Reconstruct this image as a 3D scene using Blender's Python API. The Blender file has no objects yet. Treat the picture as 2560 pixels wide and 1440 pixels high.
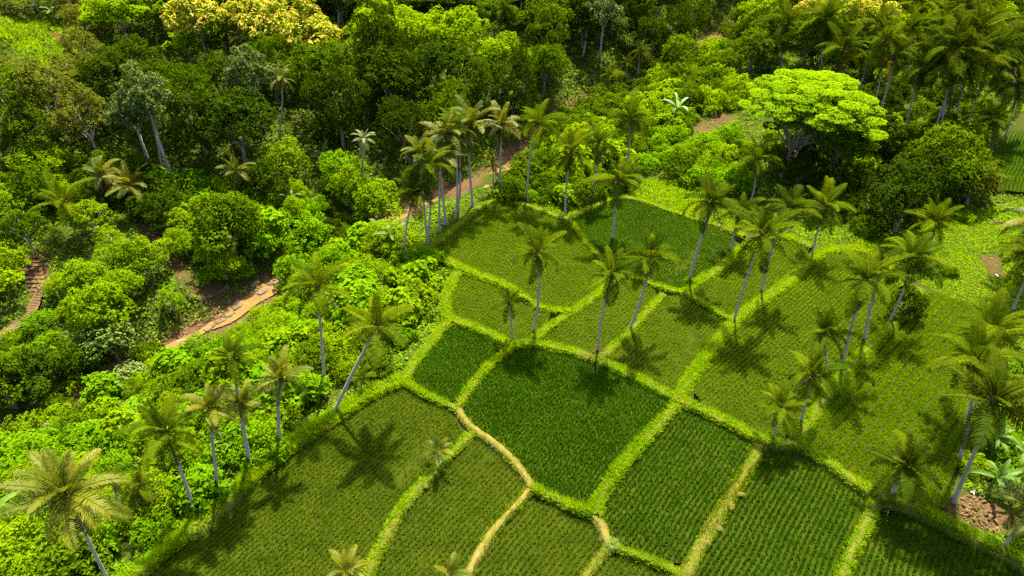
import bpy, math, random
import numpy as np
from mathutils import Vector, Matrix, Euler

# ------------------------------------------------------------------ camera, sky, sun
SC = bpy.context.scene
COL = SC.collection
CAM_H, PITCH, FPX = 60.0, math.radians(38.0), 1707.0
cd = bpy.data.cameras.new('camera'); cam = bpy.data.objects.new('camera', cd); COL.objects.link(cam)
cam.location = (0, 0, CAM_H); cam.rotation_euler = (math.pi/2 - PITCH, 0, 0)
cd.sensor_width = 36.0; cd.lens = FPX/2560*36.0; cd.clip_start = 1.0; cd.clip_end = 6000
SC.camera = cam
SC.cycles.use_denoising = False

SUN_EL, SUN_AZ = math.radians(64), math.radians(13)          # azimuth from +Y, clockwise positive
world = bpy.data.worlds.new('World'); SC.world = world; world.use_nodes = True
wn = world.node_tree; bg = wn.nodes['Background']
sky = wn.nodes.new('ShaderNodeTexSky'); sky.sky_type = 'NISHITA'; sky.sun_disc = False
sky.sun_elevation = SUN_EL; sky.sun_rotation = SUN_AZ; sky.altitude = 200; sky.dust_density = 4.0; sky.air_density = .8
wn.links.new(sky.outputs['Color'], bg.inputs['Color']); bg.inputs['Strength'].default_value = 0.10
sd = bpy.data.lights.new('sun', 'SUN'); sun = bpy.data.objects.new('sun', sd); COL.objects.link(sun)
sd.energy = 5.0; sd.angle = math.radians(1.1); sd.color = (1.0, 0.90, 0.68)
to_sun = Vector((math.sin(SUN_AZ)*math.cos(SUN_EL), math.cos(SUN_AZ)*math.cos(SUN_EL), math.sin(SUN_EL)))
sun.rotation_euler = to_sun.to_track_quat('Z', 'Y').to_euler(); sun.location = to_sun*150
SC.view_settings.view_transform = 'Standard'; SC.view_settings.look = 'None'
SC.view_settings.exposure = 2.4; SC.view_settings.gamma = 1.0; SC.view_settings.use_curve_mapping = False

rng = np.random.default_rng(7)
random.seed(7)

# ------------------------------------------------------------------ photograph pixels <-> the place
CP, SP = math.cos(PITCH), math.sin(PITCH)
def ray(px, py):
    dx = (np.asarray(px, float)-1280)/FPX; dy = -(np.asarray(py, float)-720)/FPX
    return np.stack([dx, CP+dy*SP, -SP+dy*CP], -1)
def on_plane(px, py, z):
    d = ray(px, py); t = (z-CAM_H)/d[..., 2]
    return np.stack([d[..., 0]*t, d[..., 1]*t, np.zeros_like(t)+z], -1)
def project(p):
    p = np.asarray(p, float); q = p-np.array([0, 0, CAM_H])
    zc = q[..., 1]*CP-q[..., 2]*SP; yc = q[..., 1]*SP+q[..., 2]*CP
    return 1280+FPX*q[..., 0]/zc, 720-FPX*yc/zc, zc
def sstep(x): x = np.clip(x, 0, 1); return x*x*(3-2*x)
def vnoise(x, y, seed=0):
    xi = np.floor(x).astype(np.int64); yi = np.floor(y).astype(np.int64); xf = sstep(x-xi); yf = sstep(y-yi)
    def h(a, b):
        n = (a*374761393+b*668265263+seed*1442695041) & 0x7fffffff
        n = ((n ^ (n >> 13))*1274126177) & 0x7fffffff
        return ((n ^ (n >> 16)) & 0xffff)/65535.0
    return (h(xi, yi)*(1-xf)+h(xi+1, yi)*xf)*(1-yf)+(h(xi, yi+1)*(1-xf)+h(xi+1, yi+1)*xf)*yf
def fbm(x, y, seed=0):
    return (vnoise(x, y, seed)+.5*vnoise(x*2.1, y*2.1, seed+1)+.25*vnoise(x*4.3, y*4.3, seed+2))/1.75-.5
def inside(poly, x, y):
    r = np.zeros(np.shape(x), bool); n = len(poly); j = n-1
    for i in range(n):
        xi, yi = poly[i][:2]; xj, yj = poly[j][:2]
        c = ((yi > y) != (yj > y)) & (x < (xj-xi)*(y-yi)/((yj-yi) or 1e-9)+xi)
        r ^= c; j = i
    return r
def polydist(pts, x, y):
    best = np.full(np.shape(x), 1e9); sgn = np.zeros(np.shape(x)); par = np.zeros(np.shape(x))
    for i in range(len(pts)-1):
        ax, ay = pts[i][:2]; bx, by = pts[i+1][:2]; ux, uy = bx-ax, by-ay; L = ux*ux+uy*uy+1e-9
        t = np.clip(((x-ax)*ux+(y-ay)*uy)/L, 0, 1)
        qx, qy = x-ax-t*ux, y-ay-t*uy; d = np.hypot(qx, qy)
        m = d < best; best = np.where(m, d, best); sgn = np.where(m, np.sign(ux*(y-ay)-uy*(x-ax)), sgn); par = np.where(m, i+t, par)
    return best, sgn, par

# stream: pixel x, y, bed level, width of the near bank
RIV = [(-420, 1420, -11, 24), (-120, 1190, -11, 24), (10, 1090, -11, 24), (150, 1000, -11, 24), (290, 930, -10.6, 24), (430, 875, -10, 23), (560, 800, -9.6, 23),
       (690, 712, -9.2, 22), (800, 640, -8.9, 18), (900, 585, -8.6, 13), (1000, 545, -8.2, 8), (1100, 492, -7.8, 7),
       (1220, 452, -7.4, 8), (1295, 405, -7, 10), (1345, 360, -6.6, 14), (1410, 292, -6, 18), (1500, 240, -5.5, 22),
       (1620, 190, -5, 22), (1720, 150, -4.5, 22), (1810, 90, -4, 22), (1900, 20, -3.5, 22), (1990, -60, -3, 22)]
RW = np.array([list(on_plane(a, b, c)[:2])+[c, w] for a, b, c, w in RIV])
RW = np.vstack([[-160, RW[0, 1]-40, -11, 24], RW, [RW[-1, 0]+160, RW[-1, 1]+160, -3, 22]])
NIV = 1.0
def terrain(x, y, detail=True):
    x = np.asarray(x, float); y = np.asarray(y, float)
    d, s, par = polydist(RW, x, y)
    i = np.clip(par.astype(int), 0, len(RW)-2); f = par-i
    zr = RW[i, 2]*(1-f)+RW[i+1, 2]*f; W = RW[i, 3]*(1-f)+RW[i+1, 3]*f
    d = d+fbm(x*.12, y*.12, 5)*3.0*sstep((d-1)/4)
    dn = np.maximum(d-2.2, 0)
    near = zr+(-.55-zr)*sstep(dn/W)+fbm(x*.15, y*.15, 9)*.9*sstep(dn/4)*(1-sstep((dn-W*.75)/(W*.25)))
    far = zr+3.2*sstep(dn/6)+.21*np.maximum(dn-4, 0)-.0006*np.clip(dn-20, 0, 150)**2+fbm(x*.05, y*.05, 3)*5*sstep(dn/25)+fbm(x*.2, y*.2, 4)*.9*sstep(dn/8)
    back = np.clip((y-112)/60, 0, 1)*np.clip((x-40)/40, 0, 1)           # ground behind the palm grove climbs a little
    near = near+back*4.0+fbm(x*.1, y*.1, 8)*.8*np.clip((y-100)/20, 0, 1)
    return np.where(s > 0, far, near)
def side(x, y):
    d, s, _ = polydist(RW, np.asarray(x, float), np.asarray(y, float)); return d*s      # + beyond the stream
TT = np.concatenate([np.arange(45, 330, .8), np.arange(330, 1200, 6)])
def ground_at(px, py):
    d = ray(px, py); P = d[None, :]*TT[:, None]; z = terrain(P[:, 0], P[:, 1])
    k = int(np.argmax(P[:, 2]+CAM_H < z)); k = max(k, 1)
    a, b = TT[k-1], TT[k]
    for _ in range(9):
        m = (a+b)/2; p = d*m
        if p[2]+CAM_H < float(terrain(p[0], p[1])): b = m
        else: a = m
    p = d*b
    return np.array([p[0], p[1], float(terrain(p[0], p[1]))])

# ------------------------------------------------------------------ helpers
def tag(o, label=None, cat=None, group=None, kind=None):
    if label: o['label'] = label
    if cat: o['category'] = cat
    if group: o['group'] = group
    if kind: o['kind'] = kind
    return o
def link(name, me, parent=None, loc=(0, 0, 0), rot=None, scale=None, mat=None):
    o = bpy.data.objects.new(name, me); COL.objects.link(o); o.location = loc
    if rot is not None: o.rotation_euler = rot
    if scale is not None: o.scale = (scale,)*3 if np.isscalar(scale) else scale
    if parent: o.parent = parent
    if mat is not None:
        if not me.materials: me.materials.append(mat)
        elif me.materials[0] != mat:
            o.material_slots[0].link = 'OBJECT'; o.material_slots[0].material = mat
    return o
def np_mesh(name, V, F, mat=None, tint=None, smooth=False, midx=None):
    V = np.asarray(V, np.float32); F = np.asarray(F, np.int32); k = F.shape[1]
    me = bpy.data.meshes.new(name)
    me.vertices.add(len(V)); me.vertices.foreach_set('co', V.ravel())
    me.loops.add(F.size); me.loops.foreach_set('vertex_index', F.ravel())
    me.polygons.add(len(F)); me.polygons.foreach_set('loop_start', np.arange(0, F.size, k, dtype=np.int32))
    if smooth: me.polygons.foreach_set('use_smooth', np.ones(len(F), bool))
    if midx is not None: me.polygons.foreach_set('material_index', np.asarray(midx, np.int32))
    me.update(calc_edges=True)
    if tint is not None:
        at = me.attributes.new('tint', 'FLOAT', 'FACE'); at.data.foreach_set('value', np.asarray(tint, np.float32))
    for m in (mat if isinstance(mat, (list, tuple)) else [mat] if mat else []): me.materials.append(m)
    return me
def py_mesh(name, V, F, mat=None, smooth=False):
    me = bpy.data.meshes.new(name); me.from_pydata([tuple(map(float, v)) for v in V], [], F); me.update()
    if smooth:
        for p in me.polygons: p.use_smooth = True
    if mat: me.materials.append(mat)
    return me
def tube(pts, rad, n=7, V=None, F=None, cap=True):
    V = [] if V is None else V; F = [] if F is None else F
    pts = [np.asarray(p, float) for p in pts]; o = len(V); u = None
    for i, p in enumerate(pts):
        t = pts[min(i+1, len(pts)-1)]-pts[max(i-1, 0)]; t = t/(np.linalg.norm(t)+1e-9)
        if u is None: u = np.cross(t, [0.3, 1, .1])
        u = u-t*np.dot(u, t); u = u/(np.linalg.norm(u)+1e-9); w = np.cross(t, u)
        r = rad[i] if hasattr(rad, '__len__') else rad
        for k in range(n):
            a = 2*math.pi*k/n; V.append(p+r*(math.cos(a)*u+math.sin(a)*w))
    for i in range(len(pts)-1):
        for k in range(n):
            a = o+i*n+k; b = o+i*n+(k+1) % n; F.append((a, b, b+n, a+n))
    if cap: F.append(tuple(range(o+(len(pts)-1)*n, o+len(pts)*n)))
    return V, F

# ------------------------------------------------------------------ materials
def nodes_of(name):
    m = bpy.data.materials.new(name); m.use_nodes = True; nt = m.node_tree
    nt.nodes.clear(); out = nt.nodes.new('ShaderNodeOutputMaterial'); return m, nt, out
def N(nt, t, **kw):
    n = nt.nodes.new(t)
    for k, v in kw.items(): setattr(n, k, v)
    return n
def mixc(nt, f, a, b):
    m = N(nt, 'ShaderNodeMix', data_type='RGBA')
    for s, v in ((m.inputs[0], f), (m.inputs[6], a), (m.inputs[7], b)):
        if hasattr(v, 'links') or hasattr(v, 'is_linked'): nt.links.new(v, s)
        else: s.default_value = v if not isinstance(v, tuple) else tuple(v)+(1,) if len(v) == 3 else v
    return m.outputs[2]
def math_(nt, op, a, b=None, clamp=False):
    m = N(nt, 'ShaderNodeMath', operation=op); m.use_clamp = clamp
    for s, v in ((m.inputs[0], a), (m.inputs[1], b)):
        if v is None: continue
        if hasattr(v, 'is_linked'): nt.links.new(v, s)
        else: s.default_value = v
    return m.outputs[0]
def noise(nt, scale, detail=3, vec=None, rough=.55):
    n = N(nt, 'ShaderNodeTexNoise'); n.inputs['Scale'].default_value = scale; n.inputs['Detail'].default_value = detail; n.inputs['Roughness'].default_value = rough
    if vec is not None: nt.links.new(vec, n.inputs['Vector'])
    return n.outputs['Fac']
def leaf_mat(name, ca, cb, trans=.42, glow=(1.35, 1.15, .3), rough=.7, spec=0.0, rnd=.45, patch=0.0, pscale=.12):
    m, nt, out = nodes_of(name)
    at = N(nt, 'ShaderNodeAttribute', attribute_name='tint'); oi = N(nt, 'ShaderNodeObjectInfo')
    f = math_(nt, 'ADD', math_(nt, 'MULTIPLY', at.outputs['Fac'], 1-rnd), math_(nt, 'MULTIPLY', oi.outputs['Random'], rnd), True)
    if patch:
        g = N(nt, 'ShaderNodeNewGeometry'); nz = noise(nt, pscale, 3, g.outputs['Position'])
        k = math_(nt, 'MULTIPLY', math_(nt, 'SUBTRACT', nz, .5), patch*5); f = math_(nt, 'ADD', f, k, True)
    c = mixc(nt, f, ca, cb)
    p = N(nt, 'ShaderNodeBsdfPrincipled'); nt.links.new(c, p.inputs['Base Color']); p.inputs['Roughness'].default_value = rough; p.inputs['Specular IOR Level'].default_value = spec
    t = N(nt, 'ShaderNodeBsdfTranslucent'); mm = N(nt, 'ShaderNodeMix', data_type='RGBA', blend_type='MULTIPLY'); mm.inputs[0].default_value = 1
    nt.links.new(c, mm.inputs[6]); mm.inputs[7].default_value = tuple(glow)+(1,); nt.links.new(mm.outputs[2], t.inputs['Color'])
    mx = N(nt, 'ShaderNodeMixShader'); mx.inputs[0].default_value = trans
    nt.links.new(p.outputs[0], mx.inputs[1]); nt.links.new(t.outputs[0], mx.inputs[2]); nt.links.new(mx.outputs[0], out.inputs['Surface'])
    return m
def solid_mat(name, ca, cb, scale=3.0, rough=.85, bump=.0, spec=.0, coord='Position'):
    m, nt, out = nodes_of(name)
    if coord == 'Position': vec = N(nt, 'ShaderNodeNewGeometry').outputs['Position']
    else: vec = N(nt, 'ShaderNodeTexCoord').outputs['Object']
    f = noise(nt, scale, 5, vec, .65); f = math_(nt, 'MULTIPLY_ADD', f, 2.2, True); f.node.inputs[2].default_value = -.6
    c = mixc(nt, f, ca, cb)
    p = N(nt, 'ShaderNodeBsdfPrincipled'); nt.links.new(c, p.inputs['Base Color']); p.inputs['Roughness'].default_value = rough; p.inputs['Specular IOR Level'].default_value = spec
    if bump:
        b = N(nt, 'ShaderNodeBump'); b.inputs['Strength'].default_value = bump; b.inputs['Distance'].default_value = .1
        nt.links.new(noise(nt, scale*4, 4, vec), b.inputs['Height']); nt.links.new(b.outputs[0], p.inputs['Normal'])
    nt.links.new(p.outputs[0], out.inputs['Surface']); return m

M = {}
M['dark'] = leaf_mat('leaf_dark', (.014, .031, .002), (.036, .066, .002), .34)
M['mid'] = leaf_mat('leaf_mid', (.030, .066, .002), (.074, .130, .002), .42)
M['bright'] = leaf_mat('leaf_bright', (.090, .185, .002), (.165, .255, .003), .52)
M['lush'] = leaf_mat('leaf_lush', (.072, .180, .002), (.130, .250, .003), .52)
M['olive'] = leaf_mat('leaf_olive', (.060, .078, .010), (.110, .125, .012), .38)
M['grey'] = leaf_mat('leaf_grey', (.034, .064, .008), (.072, .110, .014), .34, spec=.10, rough=.5)
M['lime'] = leaf_mat('leaf_lime', (.105, .215, .003), (.185, .300, .003), .50, rnd=.0)
M['blossom'] = leaf_mat('blossom', (.26, .23, .020), (.42, .34, .060), .4)
M['white'] = leaf_mat('white_blossom', (.06, .115, .014), (.17, .21, .07), .3)
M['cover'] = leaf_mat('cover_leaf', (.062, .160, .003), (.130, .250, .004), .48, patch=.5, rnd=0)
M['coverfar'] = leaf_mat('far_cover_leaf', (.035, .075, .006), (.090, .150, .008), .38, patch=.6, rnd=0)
M['rice'] = leaf_mat('rice_green', (.018, .078, .001), (.040, .124, .002), .38, patch=.45, rnd=0, pscale=.16)
M['riceolive'] = leaf_mat('rice_olive', (.046, .104, .002), (.090, .148, .002), .42, patch=.5, rnd=0, pscale=.16)
M['ricelight'] = leaf_mat('rice_light', (.072, .160, .002), (.130, .220, .003), .44, patch=.4, rnd=0, pscale=.16)
M['grass'] = leaf_mat('bund_grass', (.125, .275, .002), (.230, .345, .003), .52, patch=.5, rnd=0, pscale=.5)
M['drygrass'] = leaf_mat('dry_grass', (.085, .150, .003), (.165, .185, .009), .42, patch=.4, rnd=0, pscale=.6)
M['palm_g'] = leaf_mat('frond_green', (.018, .044, .002), (.092, .120, .002), .30, glow=(1.4, 1.3, .2), rough=.6, spec=0.0, rnd=.7)
M['palm_y'] = leaf_mat('frond_yellow', (.030, .060, .002), (.140, .135, .003), .34, glow=(1.4, 1.25, .2), rough=.5, spec=.14, rnd=.7)
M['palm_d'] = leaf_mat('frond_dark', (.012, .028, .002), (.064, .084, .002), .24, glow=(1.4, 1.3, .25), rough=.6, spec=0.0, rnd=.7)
M['palm_w'] = leaf_mat('frond_pale', (.08, .11, .03), (.24, .26, .13), .25, rnd=.7)
M['dead'] = leaf_mat('frond_dead', (.10, .065, .025), (.22, .13, .045), .2, rnd=.6)
M['banana'] = leaf_mat('banana_leaf', (.055, .130, .006), (.110, .200, .012), .45, rnd=.6, spec=.4)
M['bananap'] = leaf_mat('banana_leaf_pale', (.10, .20, .06), (.20, .30, .12), .35, rnd=.6, spec=.5)
M['trunk'] = solid_mat('palm_trunk', (.19, .165, .13), (.42, .37, .30), 6, .9, .6, coord='Object')
M['bark'] = solid_mat('bark', (.10, .075, .05), (.24, .19, .14), 5, .9, .5, coord='Object')
M['palebark'] = solid_mat('pale_bark', (.17, .145, .11), (.36, .31, .25), 4, .85, .4, coord='Object')
M['fibre'] = solid_mat('palm_fibre', (.05, .032, .015), (.14, .085, .03), 8, .95, .5, coord='Object')
M['nut'] = solid_mat('coconut_skin', (.16, .14, .02), (.36, .24, .03), 3, .5, 0, coord='Object')
M['mud'] = solid_mat('paddy_mud', (.010, .019, .0015), (.028, .036, .003), .5, .85, .3)
M['bundsoil'] = solid_mat('bund_soil', (.036, .056, .004), (.085, .085, .013), .7, .95, .5)
M['path'] = solid_mat('trodden_path', (.050, .056, .007), (.135, .105, .030), 1.2, .95, .4)
M['rock'] = solid_mat('rock', (.045, .032, .018), (.15, .112, .066), .9, .8, .7)
M['soil'] = solid_mat('red_soil', (.04, .022, .012), (.13, .070, .036), 1.4, .95, .8)
M['straw'] = leaf_mat('straw', (.09, .082, .014), (.155, .125, .032), .2)
M['husk'] = solid_mat('husk', (.03, .018, .012), (.20, .12, .065), 3, .95, .3, coord='Object')
M['tarp'] = solid_mat('blue_tarp', (.008, .09, .32), (.02, .17, .50), 2, .45, .3, coord='Object')
M['white_sheet'] = solid_mat('white_sheet', (.62, .68, .72), (.80, .82, .82), 2, .5, .2, coord='Object')
M['bamboo'] = solid_mat('split_bamboo', (.075, .045, .026), (.16, .10, .055), 3, .85, .3)
# ------------------------------------------------------------------ ground sheet
SOILPX = [  # bare earth seen in the photograph: polygons in photo pixels, then dropped on the terrain
    [(345, 560), (385, 555), (420, 600), (452, 650), (500, 690), (560, 735), (540, 762), (470, 735), (440, 690), (405, 650), (372, 625), (350, 600)],
    [(940, 560), (985, 535), (1050, 510), (1060, 530), (1010, 560), (960, 585)],
    [(1110, 490), (1180, 440), (1230, 395), (1262, 345), (1290, 360), (1280, 410), (1200, 460), (1120, 505)],
    [(1660, 175), (1700, 140), (1750, 130), (1745, 160), (1690, 185)],
    [(1735, 315), (1790, 285), (1845, 290), (1840, 320), (1790, 345), (1735, 350)],
    [(60, 640), (110, 640), (118, 720), (100, 770), (75, 760), (62, 700)],
    [(215, 935), (300, 915), (290, 960), (225, 965)], [(2350, 1255), (2420, 1225), (2560, 1290), (2560, 1345), (2460, 1325)],
    [(440, 540), (495, 535), (490, 565), (445, 570)], [(2440, 640), (2500, 630), (2510, 690), (2470, 690)],
    [(120, 75), (170, 90), (165, 110), (130, 100)]]
SOIL = [[ground_at(a, b)[:2] for a, b in p] for p in SOILPX]
def axis(lo, hi, st, far):
    a = np.arange(lo, hi+1e-6, st); g = []; s = st; v = a[-1]
    while v < far: s *= 1.35; v += s; g.append(v)
    g2 = []; s = st; v = a[0]
    while v > -far: s *= 1.35; v -= s; g2.append(v)
    return np.concatenate([g2[::-1], a, g])
gx = axis(-150, 165, 1.1, 2600); gy = axis(18, 245, 1.1, 2600)
GX, GY = np.meshgrid(gx, gy); GZ = terrain(GX, GY)
far_r = np.hypot(GX, GY-120); GZ = np.where(far_r > 330, np.minimum(GZ, 26)*np.clip(1-(far_r-330)/1500, 0, 1), GZ)
V = np.stack([GX, GY, GZ], -1).reshape(-1, 3); nx, ny = len(gx), len(gy)
ii = (np.arange(ny-1)[:, None]*nx+np.arange(nx-1)[None]).ravel(); F = np.stack([ii, ii+1, ii+nx+1, ii+nx], -1)
soilv = np.zeros(len(V)); wob = fbm(V[:, 0]*.5, V[:, 1]*.5, 21)*1.6
for p in SOIL: soilv = np.maximum(soilv, inside(p, V[:, 0]+wob, V[:, 1]+wob)*np.clip(.75+fbm(V[:, 0]*.35, V[:, 1]*.35, 23)*1.4, 0, 1))
ds = side(V[:, 0], V[:, 1]); par0_ = polydist(RW, V[:, 0], V[:, 1])[2]; bank = np.clip(1-(np.abs(ds)-2.8)/1.6, 0, 1); low_ = np.clip((par0_-4.6)/1.2, .25, 1); soilv = np.maximum(soilv, bank*low_)  # low_ darkens the downstream bank, imitating gully shade in the ground colour
m, nt, out = nodes_of('forest_floor')
g = N(nt, 'ShaderNodeNewGeometry'); at = N(nt, 'ShaderNodeAttribute', attribute_name='soil')
n1 = noise(nt, .35, 5, g.outputs['Position']); n2 = noise(nt, 2.5, 4, g.outputs['Position'])
veg = mixc(nt, n2, (.010, .019, .002), (.034, .055, .004)); veg = mixc(nt, math_(nt, 'MULTIPLY', n1, .5), veg, (.040, .032, .014))
soil = mixc(nt, n2, (.028, .016, .009), (.105, .058, .030))
f = math_(nt, 'ADD', at.outputs['Fac'], math_(nt, 'MULTIPLY', math_(nt, 'SUBTRACT', n2, .5), .7), True)
c = mixc(nt, f, veg, soil); p = N(nt, 'ShaderNodeBsdfPrincipled'); nt.links.new(c, p.inputs['Base Color']); p.inputs['Roughness'].default_value = .95; p.inputs['Specular IOR Level'].default_value = 0
b = N(nt, 'ShaderNodeBump'); b.inputs['Distance'].default_value = .3; nt.links.new(n2, b.inputs['Height']); nt.links.new(b.outputs[0], p.inputs['Normal'])
nt.links.new(p.outputs[0], out.inputs['Surface']); M['ground'] = m
me = np_mesh('ground', V, F, m, smooth=True); a_ = me.attributes.new('soil', 'FLOAT', 'POINT'); a_.data.foreach_set('value', soilv.astype(np.float32))
tag(link('ground', me), kind='structure')

# stream: muddy water
m, nt, out = nodes_of('muddy_water'); g = N(nt, 'ShaderNodeNewGeometry')
w = N(nt, 'ShaderNodeMapping'); nt.links.new(g.outputs['Position'], w.inputs['Vector']); w.inputs['Rotation'].default_value = (0, 0, -.9); w.inputs['Scale'].default_value = (.5, 1.8, 1)
n1 = noise(nt, .9, 5, w.outputs[0], .7); r = N(nt, 'ShaderNodeMapRange'); nt.links.new(n1, r.inputs[0]); r.inputs[1].default_value = .60; r.inputs[2].default_value = .70
c = mixc(nt, noise(nt, .3, 3, g.outputs['Position']), (.080, .050, .014), (.145, .098, .030)); c = mixc(nt, math_(nt, 'MULTIPLY', r.outputs[0], .35), c, (.38, .31, .2))
p = N(nt, 'ShaderNodeBsdfPrincipled'); nt.links.new(c, p.inputs['Base Color']); p.inputs['Roughness'].default_value = .4; p.inputs['Specular IOR Level'].default_value = .04
b = N(nt, 'ShaderNodeBump'); b.inputs['Distance'].default_value = .12; b.inputs['Strength'].default_value = .5; nt.links.new(n1, b.inputs['Height']); nt.links.new(b.outputs[0], p.inputs['Normal'])
nt.links.new(p.outputs[0], out.inputs['Surface']); M['water'] = m
def resample(pts, step):
    pts = np.asarray(pts, float); seg = np.linalg.norm(np.diff(pts[:, :2], axis=0), axis=1); s = np.concatenate([[0], np.cumsum(seg)])
    n = max(2, int(s[-1]/step)+1); q = np.linspace(0, s[-1], n); return np.stack([np.interp(q, s, pts[:, k]) for k in range(pts.shape[1])], -1)
def smooth_line(pts, it=2):
    pts = np.asarray(pts, float)
    for _ in range(it):
        q = [pts[0]]
        for i in range(len(pts)-1): q += [pts[i]*.75+pts[i+1]*.25, pts[i]*.25+pts[i+1]*.75]
        pts = np.array(q+[pts[-1]])
    return pts
def normals2(P):
    t = np.gradient(P[:, :2], axis=0); t /= np.linalg.norm(t, axis=1)[:, None]+1e-9; return np.stack([-t[:, 1], t[:, 0]], -1)
P = resample(RW[:, :3], 1.2); n2d = normals2(P); V = []; F = []
for i in range(len(P)):
    for k in range(7):
        o = (k-3)*(.46+.16*math.sin(i*.31)+.12*math.sin(i*.83+1)); z = P[i, 2]+.22
        V.append((P[i, 0]+n2d[i, 0]*o, P[i, 1]+n2d[i, 1]*o, z))
for i in range(len(P)-1):
    for k in range(6): a = i*7+k; F.append((a, a+7, a+8, a+1))
tag(link('stream', py_mesh('stream', V, F, M['water'], True)), kind='structure')

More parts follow.
